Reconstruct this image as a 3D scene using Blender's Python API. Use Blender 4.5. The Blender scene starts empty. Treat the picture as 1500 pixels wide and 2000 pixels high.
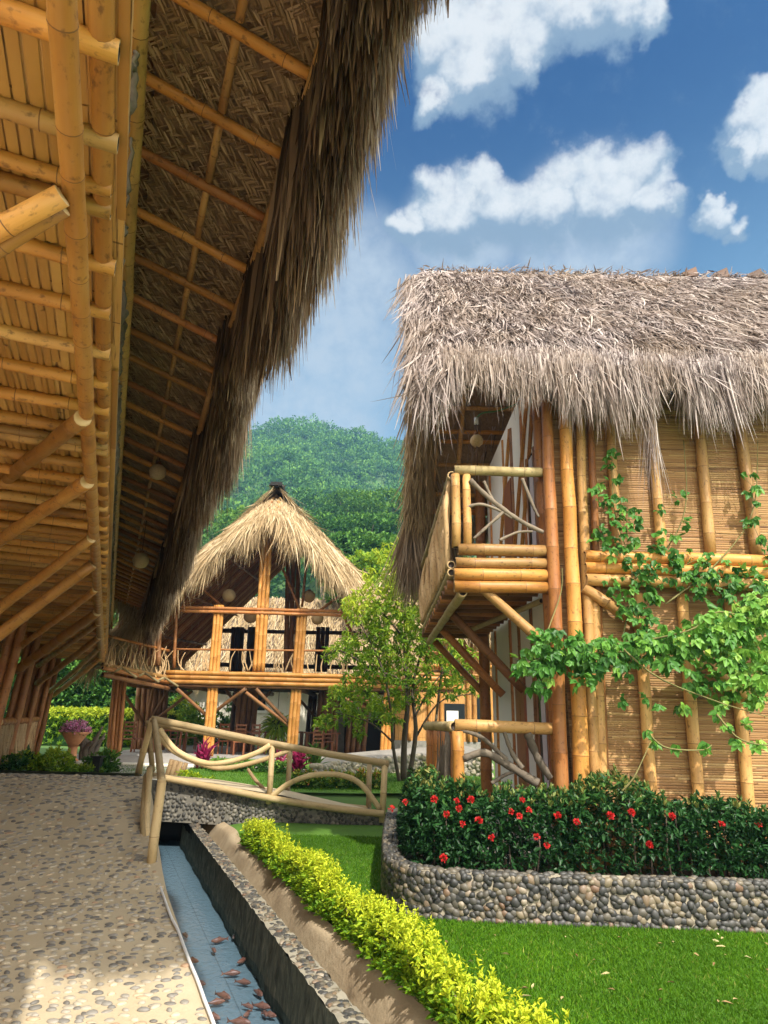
import bpy, math, random
import numpy as np
random.seed(7); rng = np.random.default_rng(11)
scene = bpy.context.scene
COL = scene.collection
PI = math.pi

# ------------------------------------------------------------------ camera frame
F = 1258.0; PITCH = math.atan(408/1258.0); ROLL = math.radians(1.33)
def Rx(a):
    c, s = math.cos(a), math.sin(a); return np.array([[1,0,0],[0,c,-s],[0,s,c]])
def Rz(a):
    c, s = math.cos(a), math.sin(a); return np.array([[c,-s,0],[s,c,0],[0,0,1]])
RC = Rx(PI/2+PITCH) @ Rz(ROLL); CAM = np.array([0,0,1.6])
def ray(u, v): return RC @ np.array([(u-750)/F, -(v-1000)/F, -1.0])
def A(u, v, D):
    d = ray(u, v); return CAM + d*(D/d[1])
def Zp(u, v, z):
    d = ray(u, v); return CAM + d*((z-1.6)/d[2])
CA = math.radians(22.036)                       # the canal and the long house run this far left of +Y
SV = np.array([-math.sin(CA), math.cos(CA), 0]); TV = np.array([math.cos(CA), math.sin(CA), 0])
def W(s, t, z): return SV*s + TV*t + np.array([0, 0, z])
def at_t(u, v, t):
    d = ray(u, v); return CAM + d*(t/(d @ TV))
UP = np.array([0., 0., 1.])
def nz(v):
    v = np.asarray(v, float); return v/np.maximum(np.linalg.norm(v, axis=-1, keepdims=True), 1e-9)
def sstep(a, b, x):
    t = np.clip((x-a)/(b-a), 0, 1); return t*t*(3-2*t)

# ------------------------------------------------------------------ materials
class NT:
    def __init__(s, name):
        s.m = bpy.data.materials.new(name); s.m.use_nodes = True
        s.n = s.m.node_tree.nodes; s.l = s.m.node_tree.links
        s.b = s.n['Principled BSDF']; s.out = s.n['Material Output']
    def new(s, t, **kw):
        n = s.n.new(t)
        for k, v in kw.items(): setattr(n, k, v)
        return n
    def link(s, a, b): s.l.new(a, b)
    def attr(s, name): return s.new('ShaderNodeAttribute', attribute_name=name)
    def ramp(s, fac, stops):
        r = s.new('ShaderNodeValToRGB'); e = r.color_ramp.elements
        while len(e) < len(stops): e.new(0.5)
        for i, (p, c) in enumerate(stops):
            e[i].position = p; e[i].color = (*c, 1)
        s.link(fac, r.inputs[0]); return r.outputs[0]
    def noise(s, vec, scale, detail=4, rough=.55, dist=0.):
        n = s.new('ShaderNodeTexNoise'); n.inputs['Scale'].default_value = scale
        n.inputs['Detail'].default_value = detail; n.inputs['Roughness'].default_value = rough
        n.inputs['Distortion'].default_value = dist
        if vec is not None: s.link(vec, n.inputs['Vector'])
        return n.outputs['Fac']
    def mapping(s, vec, scale=(1,1,1), rot=(0,0,0)):
        n = s.new('ShaderNodeMapping'); n.inputs['Scale'].default_value = scale; n.inputs['Rotation'].default_value = rot
        s.link(vec, n.inputs['Vector']); return n.outputs[0]
    def math(s, op, a, b=None):
        n = s.new('ShaderNodeMath', operation=op)
        for i, x in enumerate((a, b)):
            if x is None: continue
            if hasattr(x, 'is_linked'): s.link(x, n.inputs[i])
            else: n.inputs[i].default_value = x
        return n.outputs[0]
    def mix(s, fac, a, b, mode='MIX'):
        n = s.new('ShaderNodeMix', data_type='RGBA', blend_type=mode)
        for sock, x in ((n.inputs[0], fac), (n.inputs[6], a), (n.inputs[7], b)):
            if hasattr(x, 'is_linked'): s.link(x, sock)
            elif isinstance(x, (int, float)): sock.default_value = x
            else: sock.default_value = (*x, 1)
        return n.outputs[2]
    def bump(s, h, strength=.3, dist=.01):
        n = s.new('ShaderNodeBump'); n.inputs['Strength'].default_value = strength; n.inputs['Distance'].default_value = dist
        s.link(h, n.inputs['Height']); s.link(n.outputs[0], s.b.inputs['Normal'])
    def geo(s): return s.new('ShaderNodeNewGeometry').outputs['Position']
    def rnd(s): return s.new('ShaderNodeObjectInfo').outputs['Random']
    def color(s, c): s.link(c, s.b.inputs['Base Color'])
    def rough(s, r): s.b.inputs['Roughness'].default_value = r

def bamboo_mat(name, c1, c2, stain, rough=.38, stain_amt=.5):
    m = NT(name); at = m.attr('cl').outputs['Vector']
    st = m.noise(m.mapping(at, (60, 60, 2.5)), 1.0, 5)
    bl = m.noise(m.mapping(at, (6, 6, 2.2)), 1.0, 4, .6)
    sp = m.noise(m.mapping(at, (34, 34, 22)), 1.0, 3, .6)
    col = m.ramp(bl, [(.28, tuple(x*.55 for x in c1)), (.42, c1), (.66, c2), (.80, tuple(min(x*1.12+.03,.9) for x in c2))])
    col = m.mix(m.math('MULTIPLY', st, .55), col, tuple(x*.62 for x in c1))
    col = m.mix(m.ramp(sp, [(.57, (0,0,0)), (.70, (min(stain_amt*1.3,1),)*3)]), col, stain)
    rv = m.math('ADD', m.math('MULTIPLY', m.rnd(), .7), .62)
    cm = m.new('ShaderNodeCombineColor'); [m.link(rv, cm.inputs[i]) for i in range(3)]
    col = m.mix(1.0, col, cm.outputs[0], 'MULTIPLY')
    m.color(col); m.rough(rough+.1); m.b.inputs['Specular IOR Level'].default_value = .35; m.bump(st, .35, .005); return m.m
GOLD = bamboo_mat('bamboo_gold', (.50,.265,.085), (.62,.37,.13), (.09,.045,.02))
HONEY = bamboo_mat('bamboo_honey', (.50,.215,.045), (.59,.30,.075), (.10,.04,.018), .36)
AMBER = bamboo_mat('bamboo_amber', (.40,.15,.042), (.50,.225,.07), (.10,.04,.015), .36)
BROWN = bamboo_mat('bamboo_brown', (.20,.085,.03), (.27,.13,.05), (.05,.02,.01), .5)
DARKB = bamboo_mat('bamboo_dark', (.085,.04,.018), (.13,.06,.028), (.03,.015,.01), .55)
GREYB = bamboo_mat('bamboo_weathered', (.36,.27,.12), (.44,.35,.18), (.12,.10,.06), .55)
PALE = bamboo_mat('peeled_log', (.50,.36,.175), (.60,.46,.25), (.24,.15,.07), .55, .35)
DRIFT = bamboo_mat('driftwood', (.17,.135,.10), (.30,.245,.18), (.09,.07,.05), .8, .6)
DRIFTT = bamboo_mat('driftwood_tan', (.42,.27,.13), (.52,.36,.19), (.12,.07,.03), .75, .6)
BARK = bamboo_mat('bark', (.11,.085,.06), (.17,.13,.09), (.05,.04,.03), .9, .5)
STEM = bamboo_mat('vine_stem', (.16,.15,.05), (.24,.20,.08), (.06,.05,.02), .8, .5)
def node_mat(name, c):
    m = NT(name); m.b.inputs['Base Color'].default_value = (*c, 1); m.rough(.6); return m.m
NODE = node_mat('bamboo_node', (.17,.075,.022))
NODED = node_mat('bamboo_node_dark', (.05,.025,.012))
HOLE = node_mat('bamboo_hollow', (.03,.015,.008))
CUT = node_mat('bamboo_cut_end', (.55,.38,.18))

def blade_mat(name, stops, rough=.75, trans=.25, patch=None):
    m = NT(name); t = m.attr('t').outputs['Fac']
    col = m.ramp(t, stops)
    if patch:
        pn = m.noise(m.geo(), patch[0], 4, .6)
        col = m.mix(m.ramp(pn, [(.35, (0,0,0)), (.65, (patch[2],)*3)]), col, patch[1])
    m.color(col); m.rough(rough)
    m.b.inputs['Specular IOR Level'].default_value = .25
    if trans:
        tr = m.new('ShaderNodeBsdfTranslucent'); m.link(col, tr.inputs['Color'])
        mx = m.new('ShaderNodeMixShader'); mx.inputs[0].default_value = trans
        m.link(m.b.outputs[0], mx.inputs[1]); m.link(tr.outputs[0], mx.inputs[2]); m.link(mx.outputs[0], m.out.inputs[0])
    return m.m
TH_GREY = blade_mat('thatch_grey', [(0,(.05,.035,.035)),(.3,(.21,.165,.155)),(.65,(.42,.355,.335)),(1,(.70,.62,.57))], .7, .15, (1.3,(.30,.22,.15),.55))
TH_TAN = blade_mat('thatch_tan', [(0,(.18,.12,.06)),(.4,(.42,.31,.17)),(.75,(.58,.45,.27)),(1,(.72,.60,.40))], .7, .2, (.6,(.40,.27,.13),.5))
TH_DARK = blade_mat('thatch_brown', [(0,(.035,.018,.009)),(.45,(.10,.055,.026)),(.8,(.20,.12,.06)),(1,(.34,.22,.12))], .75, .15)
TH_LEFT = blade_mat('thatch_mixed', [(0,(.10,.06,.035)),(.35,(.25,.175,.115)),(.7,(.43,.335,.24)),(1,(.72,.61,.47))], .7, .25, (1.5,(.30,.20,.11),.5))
FROND = blade_mat('dry_frond', [(0,(.15,.09,.045)),(.5,(.36,.245,.135)),(1,(.54,.39,.235))], .75, .15)
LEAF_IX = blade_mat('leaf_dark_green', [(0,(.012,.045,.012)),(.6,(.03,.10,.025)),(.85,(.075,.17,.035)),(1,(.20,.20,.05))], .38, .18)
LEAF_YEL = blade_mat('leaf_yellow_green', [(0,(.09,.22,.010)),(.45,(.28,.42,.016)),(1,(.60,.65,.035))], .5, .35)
LEAF_TREE = blade_mat('leaf_light_green', [(0,(.07,.18,.015)),(.5,(.24,.38,.03)),(1,(.52,.58,.05))], .5, .42)
LEAF_VINE = blade_mat('leaf_vine', [(0,(.022,.085,.016)),(.45,(.07,.21,.03)),(.75,(.17,.36,.05)),(1,(.36,.52,.09))], .42, .3)
LEAF_FOR = blade_mat('leaf_forest', [(0,(.016,.06,.012)),(.5,(.06,.17,.025)),(1,(.17,.32,.045))], .7, .2)
LEAF_MID = blade_mat('leaf_mid_green', [(0,(.03,.09,.015)),(.5,(.09,.21,.03)),(1,(.22,.36,.05))], .6, .3)
LEAF_MIX = blade_mat('leaf_croton', [(0,(.03,.09,.02)),(.5,(.14,.26,.03)),(.75,(.42,.42,.05)),(1,(.55,.16,.03))], .5, .25)
LEAF_RED = blade_mat('leaf_magenta', [(0,(.10,.008,.03)),(.6,(.33,.015,.09)),(1,(.52,.05,.16))], .45, .3)
PET_RED = blade_mat('petal_red', [(0,(.38,.008,.012)),(1,(.70,.045,.04))], .5, .25)
PET_PINK = blade_mat('petal_pink', [(0,(.70,.22,.46)),(1,(.92,.55,.74))], .5, .3)
GRASS = blade_mat('grass_blade', [(0,(.035,.115,.002)),(.5,(.085,.225,.003)),(.9,(.17,.33,.008)),(1,(.42,.40,.10))], .7, .35, (.7,(.05,.14,.003),.75))
def plain(name, c, rough=.6, noise=None, bump=None):
    m = NT(name); g = m.geo()
    if noise:
        n = m.noise(g, noise[0], 6, .65)
        m.color(m.ramp(n, [(.3, c), (.7, noise[1])]))
        if bump: m.bump(n, bump[0], bump[1])
    else: m.b.inputs['Base Color'].default_value = (*c, 1)
    m.rough(rough); return m.m
SOIL = plain('soil', (.05,.035,.022), .95, (6, (.10,.07,.045)), (.6,.03))
MORTAR = plain('mortar', (.27,.235,.17), .9, (9, (.40,.35,.265)), (.5,.01))
MORTARD = plain('mortar_dark', (.13,.12,.10), .9, (9, (.22,.20,.16)), (.5,.01))
CREAM = plain('cream_plaster', (.72,.66,.55), .8, (1.5, (.80,.75,.64)))
WHITEW = plain('white_plaster', (.82,.80,.76), .8, (1.2, (.76,.73,.68)))
LINING = plain('thatch_lining', (.20,.125,.07), .9, (18, (.34,.235,.14)), (.7,.02))
THCORE = plain('thatch_core', (.10,.07,.05), .95, (14, (.20,.15,.10)), (.8,.03))
THCORED = plain('thatch_core_dark', (.06,.035,.02), .95, (14, (.12,.08,.045)), (.8,.03))
DARKWOOD = plain('dark_wood', (.10,.035,.018), .45, (7, (.16,.06,.03)))
REDWOOD = plain('red_wood', (.22,.07,.028), .42, (7, (.30,.11,.045)))
GLASS = plain('dark_window', (.02,.025,.028), .08)
BLACK = plain('black_metal', (.012,.012,.014), .5)
NEARBLACK = plain('near_black', (.012,.011,.010), .9)
TERRA = plain('terracotta', (.55,.23,.10), .7, (12, (.66,.32,.15)))
HOSEM = plain('white_plastic', (.74,.75,.76), .35)
WICKER = plain('woven_globe', (.62,.46,.26), .8, (60, (.46,.32,.16)), (.6,.004))
GREENC = plain('green_cable', (.07,.20,.07), .5)
ROCK = plain('grey_rock', (.17,.16,.14), .85, (5, (.29,.27,.235)), (.7,.03))
GREYPATH = plain('grey_paving', (.27,.25,.225), .9, (7, (.38,.355,.32)), (.5,.01))
CURTAIN = plain('lilac_curtain', (.50,.46,.52), .8, (5, (.62,.58,.62)))
GRASSG = NT('turf'); _g = GRASSG.geo(); GRASSG.color(GRASSG.mix(GRASSG.noise(_g, 40, 3), GRASSG.ramp(GRASSG.noise(_g, .9, 5), [(.3,(.05,.14,.008)),(.55,(.10,.25,.012)),(.75,(.15,.31,.02))]), (.06,.13,.01))); GRASSG.rough(.9); GRASSG.bump(GRASSG.noise(_g, 60, 3), .8, .02); GRASSG = GRASSG.m
FARG = plain('far_ground', (.045,.10,.02), .9, (.25, (.08,.16,.03)))
# stones: colour by per-stone tint
def stone_mat(name, stops, rough=.6):
    m = NT(name); t = m.attr('t').outputs['Fac']
    col = m.ramp(t, stops); n = m.noise(m.geo(), 45, 5, .7)
    col = m.mix(m.math('MULTIPLY', n, .35), col, (.09,.08,.07)); m.color(col); m.rough(rough); m.bump(n, .3, .004); return m.m
PEBBLE = stone_mat('pebble', [(0,(.13,.12,.105)),(.22,(.22,.205,.18)),(.45,(.34,.305,.25)),(.75,(.46,.40,.30)),(.93,(.56,.46,.31)),(1,(.40,.25,.15))])
COBBLE = stone_mat('river_stone', [(0,(.015,.017,.018)),(.35,(.032,.033,.031)),(.55,(.06,.055,.046)),(.75,(.11,.095,.068)),(.9,(.21,.165,.10)),(.95,(.14,.07,.035)),(1,(.32,.27,.20))], .5)
COBBLED = stone_mat('river_stone_dark', [(0,(.03,.03,.028)),(.4,(.08,.078,.068)),(.75,(.15,.14,.115)),(1,(.28,.25,.20))], .6)
# mats
def mat_weave(name, c1, c2, line, axis_scale, rough=.6):
    # split-bamboo matting: thin strips along the axis with the small scale, staggered joints, dark gaps
    m = NT(name); uv = m.attr('muv').outputs['Vector']
    st = m.noise(m.mapping(uv, axis_scale), 1., 5, .6)
    big = m.noise(uv, 1.6, 4)
    col = m.ramp(big, [(.3, c1), (.7, c2)])
    col = m.mix(m.ramp(st, [(.36, (.9,)*3), (.47, (0,0,0))]), col, line)
    br = m.new('ShaderNodeTexBrick'); m.link(uv, br.inputs['Vector']); br.offset = .37
    br.inputs['Scale'].default_value = 1.; br.inputs['Mortar Size'].default_value = .006; br.inputs['Brick Width'].default_value = .62; br.inputs['Row Height'].default_value = .26
    br.inputs['Color1'].default_value = (1,1,1,1); br.inputs['Color2'].default_value = (.70,.66,.6,1); br.inputs['Mortar'].default_value = (.22,.16,.1,1)
    col = m.mix(.85, col, br.outputs['Color'], 'MULTIPLY')
    m.color(col); m.rough(rough); m.bump(st, .6, .01); return m.m
MATWALL = mat_weave('split_bamboo_wall', (.36,.205,.085), (.46,.28,.12), (.10,.045,.018), (2.5, 75, 1))
MATWALLW = mat_weave('split_bamboo_wall_orange', (.60,.28,.07), (.66,.36,.11), (.25,.10,.03), (2.5, 60, 1))
MATCEIL = mat_weave('split_bamboo_ceiling', (.56,.31,.09), (.66,.41,.14), (.12,.05,.015), (3, 60, 1))
# path mortar: buff concrete with damp-worn dapple
m = NT('path_mortar'); g = m.geo(); n = m.noise(g, 1.2, 6, .6); n2 = m.noise(g, 55, 4)
m.color(m.mix(m.math('MULTIPLY', n2, .35), m.ramp(n, [(.3,(.46,.37,.235)),(.7,(.58,.48,.325))]), (.28,.23,.16))); m.rough(.9); m.bump(n2, .5, .008); PATHM = m.m
# ditch concrete: tan with streaks
m = NT('ditch_concrete'); g = m.geo(); n = m.noise(g, 2.2, 7, .68, .6); n2 = m.noise(g, 30, 4)
m.color(m.mix(m.math('MULTIPLY', n2, .3), m.ramp(n, [(.25,(.16,.115,.065)),(.42,(.40,.30,.185)),(.7,(.54,.43,.28))]), (.18,.13,.08))); m.rough(.85); m.bump(m.math('ADD', n2, m.math('MULTIPLY', n, 1.5)), .5, .012); DITCHM = m.m
# canal wall: dark wet algae-stained stone
m = NT('canal_wall_side'); g = m.geo(); n = m.noise(m.mapping(g, (9,9,1.6)), 2.4, 6, .65); n2 = m.noise(g, 26, 5)
m.color(m.mix(m.math('MULTIPLY', n2, .5), m.ramp(n, [(.32,(.045,.045,.03)),(.52,(.13,.125,.085)),(.72,(.27,.245,.17))]), (.05,.055,.04))); m.rough(.75); m.bump(n2, .8, .02); m.b.inputs['Specular IOR Level'].default_value = .12; CANALW = m.m
# canal bed: blue paint on big tiles
m = NT('blue_tile_bed'); uv = m.attr('muv').outputs['Vector']
br = m.new('ShaderNodeTexBrick'); m.link(uv, br.inputs['Vector']); br.offset = 0
for k, v in (('Scale',1.),('Mortar Size',.006),('Brick Width',.24),('Row Height',2.3)): br.inputs[k].default_value = v
br.inputs['Color1'].default_value = (.20,.27,.305,1); br.inputs['Color2'].default_value = (.21,.28,.315,1); br.inputs['Mortar'].default_value = (.11,.16,.185,1)
n = m.noise(m.geo(), 3, 5); m.color(m.mix(m.math('MULTIPLY', n, .35), br.outputs['Color'], (.22,.29,.31))); m.rough(.5); BED = m.m
# water: clear sheet with fresnel gloss and ripples
m = NT('water_surface'); n = m.noise(m.mapping(m.geo(), (1,.8,1)), 17, 3, .5, .7)
gl = m.new('ShaderNodeBsdfGlossy'); gl.inputs['Roughness'].default_value = .03
tr = m.new('ShaderNodeBsdfTransparent'); tr.inputs['Color'].default_value = (.74,.83,.90,1)
fr = m.new('ShaderNodeFresnel'); fr.inputs['IOR'].default_value = 1.33
bp = m.new('ShaderNodeBump'); bp.inputs['Strength'].default_value = .30; bp.inputs['Distance'].default_value = .03
m.link(n, bp.inputs['Height']); m.link(bp.outputs[0], gl.inputs['Normal']); m.link(bp.outputs[0], fr.inputs['Normal'])
mx = m.new('ShaderNodeMixShader'); m.link(fr.outputs[0], mx.inputs[0]); m.link(tr.outputs[0], mx.inputs[1]); m.link(gl.outputs[0], mx.inputs[2]); m.link(mx.outputs[0], m.out.inputs[0]); WATER = m.m
FISHM = plain('fish_skin', (.24,.075,.045), .35, (25, (.36,.17,.12)))
FISHD = plain('fish_skin_dark', (.12,.07,.055), .35, (25, (.30,.18,.14)))

# ------------------------------------------------------------------ object helpers
def empty(name, loc, label=None, cat=None, group=None, kind=None):
    o = bpy.data.objects.new(name, None); COL.objects.link(o); o.location = [float(x) for x in loc]
    o.empty_display_size = .2
    return tag(o, label, cat, group, kind)
def tag(o, label=None, cat=None, group=None, kind=None):
    if label: o['label'] = label
    if cat: o['category'] = cat
    if group: o['group'] = group
    if kind: o['kind'] = kind
    return o
def world_loc(o):
    p = np.array(o.location)
    while o.parent: o = o.parent; p = p + np.array(o.location)
    return p
def finish(name, me, mats, parent, center):
    o = bpy.data.objects.new(name, me); COL.objects.link(o)
    for mm in (mats if isinstance(mats, (list, tuple)) else [mats]): me.materials.append(mm)
    loc = np.array(center, float)
    if parent is not None:
        o.parent = parent; loc = loc - world_loc(parent)
    o.location = [float(x) for x in loc]
    return o
def mesh(name, V, Fc, mats, parent=None, mi=None, t=None, smooth=False, attrs=None, origin=None):
    """V (N,3) world coords; Fc (M,k) array or list of faces; t per-vertex tint; attrs {name:(N,3)}"""
    V = np.asarray(V, np.float64)
    c = np.array([V[:,0].mean(), V[:,1].mean(), V[:,2].min()]) if origin is None else np.asarray(origin, float)
    me = bpy.data.meshes.new(name); L = V - c
    if isinstance(Fc, np.ndarray):
        n, k = Fc.shape
        me.vertices.add(len(V)); me.vertices.foreach_set('co', L.astype(np.float32).ravel())
        me.loops.add(n*k); me.loops.foreach_set('vertex_index', Fc.astype(np.int32).ravel())
        me.polygons.add(n); me.polygons.foreach_set('loop_start', np.arange(0, n*k, k, dtype=np.int32))
        me.update(calc_edges=True)
    else:
        me.from_pydata(L.tolist(), [], Fc)
        n = len(Fc)
    if mi is not None: me.polygons.foreach_set('material_index', np.asarray(mi, np.int32))
    if smooth: me.polygons.foreach_set('use_smooth', np.ones(n, bool))
    if t is not None:
        a = me.attributes.new('t', 'FLOAT', 'POINT'); a.data.foreach_set('value', np.asarray(t, np.float32))
    for k_, v_ in (attrs or {}).items():
        a = me.attributes.new(k_, 'FLOAT_VECTOR', 'POINT'); a.data.foreach_set('vector', np.asarray(v_, np.float32).ravel())
    me.update()
    return finish(name, me, mats, parent, c)

def frame_of(d):
    d = nz(d); a = UP if abs(d[2]) < .9 else np.array([1., 0, 0])
    x = nz(np.cross(a, d)); y = np.cross(d, x); return x, y
class Culms:
    """collects bamboo culms / logs and builds them as ONE mesh object (one part)"""
    def __init__(s): s.V = []; s.Fc = []; s.mi = []; s.cl = []; s.n = 0
    def ring(s, c, x, y, r, n, ln, off):
        a = np.arange(n)*2*PI/n; p = c + r*(np.outer(np.cos(a), x) + np.outer(np.sin(a), y))
        s.V.append(p); s.cl.append(np.stack([r*np.cos(a)+off, r*np.sin(a)+off, np.full(n, ln)], 1)); s.n += n
    def culm(s, p0, p1, r0, r1=None, node=.32, sides=10, bend=0., hollow=True):
        p0 = np.asarray(p0, float); p1 = np.asarray(p1, float); r1 = r0 if r1 is None else r1
        L = np.linalg.norm(p1-p0); d = (p1-p0)/L; x, y = frame_of(d)
        bd = (x*random.uniform(-1,1)+y*random.uniform(-1,1))*bend*L
        k = max(1, int(L/node)); off = random.uniform(0, 50); ph = random.uniform(0, PI)
        st = [(0, 1., 0)]
        for i in range(k):
            f = (i+random.uniform(.35,.65))/k; w = min(.010+.12*r0, .2*L/k)/L
            st += [(f-w, 1.0, 0), (f-.15*w, 1.055, 1), (f+.15*w, 1.06, 0), (f+w, 1.0, 0)]
        st += [(1, 1., 0)]
        base = s.n; q_ = 0; kx = ky = 0.; kr = 1.
        for f, m_, _ in st:
            if m_ == 1. and q_ % 4 == 1: kx, ky, kr = random.uniform(-.10,.10)*r0, random.uniform(-.10,.10)*r0, random.uniform(.955,1.035)
            q_ += 1
            c = p0 + d*L*f + bd*4*f*(1-f) + (x*kx+y*ky)*(0 if f in (0, 1) else 1)
            s.ring(c, x*math.cos(ph)+y*math.sin(ph), y*math.cos(ph)-x*math.sin(ph), (r0+(r1-r0)*f)*m_*kr, sides, f*L+off, off)
        for i in range(len(st)-1):
            for j in range(sides):
                a = base+i*sides+j; b = base+i*sides+(j+1)%sides
                s.Fc.append((a, b, b+sides, a+sides)); s.mi.append(st[i][2])
        for end, c, sgn, r in ((0, p0, -1, r0), (len(st)-1, p1, 1, r1)):
            o = base+end*sides; ib = s.n
            s.ring(c, x*math.cos(ph)+y*math.sin(ph), y*math.cos(ph)-x*math.sin(ph), r*.72, sides, 0, off)
            ic = s.n
            if hollow: s.ring(c-d*sgn*r*.5, x*math.cos(ph)+y*math.sin(ph), y*math.cos(ph)-x*math.sin(ph), r*.6, sides, 0, off)
            for j in range(sides):
                q = (o+j, ib+j, ib+(j+1)%sides, o+(j+1)%sides); s.Fc.append(q if sgn < 0 else q[::-1]); s.mi.append(2)
                if hollow:
                    q = (ib+j, ic+j, ic+(j+1)%sides, ib+(j+1)%sides); s.Fc.append(q if sgn < 0 else q[::-1]); s.mi.append(3)
            last = ic if hollow else ib
            q = tuple(range(last, last+sides)); s.Fc.append(q[::-1] if sgn < 0 else q); s.mi.append(3 if hollow else 2)
        return s
    def tube(s, pts, rad, sides=8, wob=0.):
        pts = np.asarray(pts, float); m_ = len(pts)
        rad = np.broadcast_to(np.asarray(rad, float), (m_,)); off = random.uniform(0, 50); base = s.n
        tg = np.gradient(pts, axis=0); x, _ = frame_of(tg[0]); ln = 0
        for i in range(m_):
            d = nz(tg[i]); x = nz(x - d*(x@d)); y = np.cross(d, x)
            if i: ln += np.linalg.norm(pts[i]-pts[i-1])
            r = rad[i]*(1+random.uniform(-wob, wob))
            s.ring(pts[i], x, y, r, sides, ln+off, off)
        for i in range(m_-1):
            for j in range(sides):
                a = base+i*sides+j; b = base+i*sides+(j+1)%sides
                s.Fc.append((a, b, b+sides, a+sides)); s.mi.append(0)
        s.Fc.append(tuple(range(base, base+sides))[::-1]); s.mi.append(0)
        e = base+(m_-1)*sides; s.Fc.append(tuple(range(e, e+sides))); s.mi.append(0)
        return s
    def build(s, name, mat, parent=None, node=None):
        V = np.concatenate(s.V)
        return mesh(name, V, s.Fc, [mat, node or (NODED if mat in (BROWN, DARKB) else NODE), CUT if mat not in (BROWN, DARKB) else NODE, HOLE], parent, s.mi, smooth=True, attrs={'cl': np.concatenate(s.cl)})
def culm(name, p0, p1, r, mat, parent, r1=None, **k): return Culms().culm(p0, p1, r, r1, **k).build(name, mat, parent)
def spline(pts, n):
    pts = np.asarray(pts, float); k = len(pts)
    t = np.linspace(0, k-1, n); i = np.clip(t.astype(int), 0, k-2); f = (t-i)[:, None]
    P = lambda j: pts[np.clip(j, 0, k-1)]
    a, b, c, d = P(i-1), P(i), P(i+1), P(i+2)
    return .5*((2*b)+(-a+c)*f+(2*a-5*b+4*c-d)*f*f+(-a+3*b-3*c+d)*f**3)
def log(name, pts, r, mat, parent, n=24, sides=10, wob=.03):
    return Culms().tube(spline(pts, n), r, sides, wob).build(name, mat, parent)
class Boxes:
    def __init__(s): s.V = []; s.Fc = []; s.n = 0
    def hexa(s, c8):
        b = s.n; s.V += [np.asarray(c, float) for c in c8]; s.n += 8
        s.Fc += [tuple(b+i for i in f) for f in ((3,2,1,0),(4,5,6,7),(0,1,5,4),(1,2,6,5),(2,3,7,6),(3,0,4,7))]; return s
    def box(s, a, b):
        (x0,y0,z0),(x1,y1,z1) = a, b
        return s.hexa([(x0,y0,z0),(x1,y0,z0),(x1,y1,z0),(x0,y1,z0),(x0,y0,z1),(x1,y0,z1),(x1,y1,z1),(x0,y1,z1)])
    def cbox(s, c, sx, sy, sz, ang=0):   # centre of base
        ca, sa = math.cos(ang), math.sin(ang); c = np.asarray(c, float)
        q = [(-1,-1),(1,-1),(1,1),(-1,1)]
        lo = [c+np.array([ca*x*sx/2-sa*y*sy/2, sa*x*sx/2+ca*y*sy/2, 0]) for x, y in q]
        return s.hexa(lo+[p+np.array([0,0,sz]) for p in lo])
    def stbox(s, s0, s1, t0, t1, z0, z1):
        lo = [W(a, b, z0) for a, b in ((s0,t0),(s0,t1),(s1,t1),(s1,t0))]
        return s.hexa(lo+[p+np.array([0,0,z1-z0]) for p in lo])
    def build(s, name, mat, parent=None, muv=None):
        V = np.array(s.V)
        return mesh(name, V, s.Fc, mat, parent, attrs={'muv': muv(V)} if muv else None)
def muv_xz(V): return np.stack([V[:,0]+V[:,1]*.0, V[:,2], V[:,1]*0], 1)
def muv_yz(V): return np.stack([V[:,1], V[:,2], V[:,0]*0], 1)
def muv_st(V): return np.stack([V@SV, V@TV, V[:,2]*0], 1)
def muv_ts(V): return np.stack([V@TV, V@SV, V[:,2]*0], 1)
def grid(name, nu, nv, fn, mat, parent=None, muv=None, smooth=True):
    u, v = np.meshgrid(np.linspace(0,1,nu), np.linspace(0,1,nv), indexing='ij')
    V = fn(u.ravel(), v.ravel()); i = np.arange(nu*nv).reshape(nu, nv)
    Fc = np.stack([i[:-1,:-1].ravel(), i[1:,:-1].ravel(), i[1:,1:].ravel(), i[:-1,1:].ravel()], 1)
    return mesh(name, V, Fc, mat, parent, smooth=smooth, attrs={'muv': muv(V)} if muv else None)
# thatch leaves: bent tapering strips
def blades(P, D, Lb, Wb, droop=.3, k=3, side=None, curl=.25, tint=None, flat=None):
    n = len(P); D = nz(D); Lb = np.broadcast_to(Lb, (n,)); Wb = np.broadcast_to(Wb, (n,))
    if side is None: side = nz(np.cross(D, nz(rng.normal(size=(n,3)))))
    rnd = rng.normal(size=(n,3))*curl
    V = np.empty((n, (k+1)*2, 3)); prof = [.7,1.,.85,.12] if k == 3 else ([.8,1,.1] if k == 2 else list(np.linspace(1,.1,k+1)))
    for j in range(k+1):
        f = j/k
        c = P + D*(Lb*f)[:,None] + (rnd*(f*f)*Lb[:,None]) + np.array([0,0,-1.])*(droop*Lb*f*f)[:,None]
        w = side*(Wb*prof[j]*.5)[:,None]
        V[:,2*j] = c-w; V[:,2*j+1] = c+w
    base = (np.arange(n)*(k+1)*2)[:,None]
    Fc = np.concatenate([base+np.array([2*j,2*j+1,2*j+3,2*j+2]) for j in range(k)], 0)
    t = rng.beta(2,2,n) if tint is None else tint
    return V.reshape(-1,3), Fc, np.repeat(t, (k+1)*2)
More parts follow.
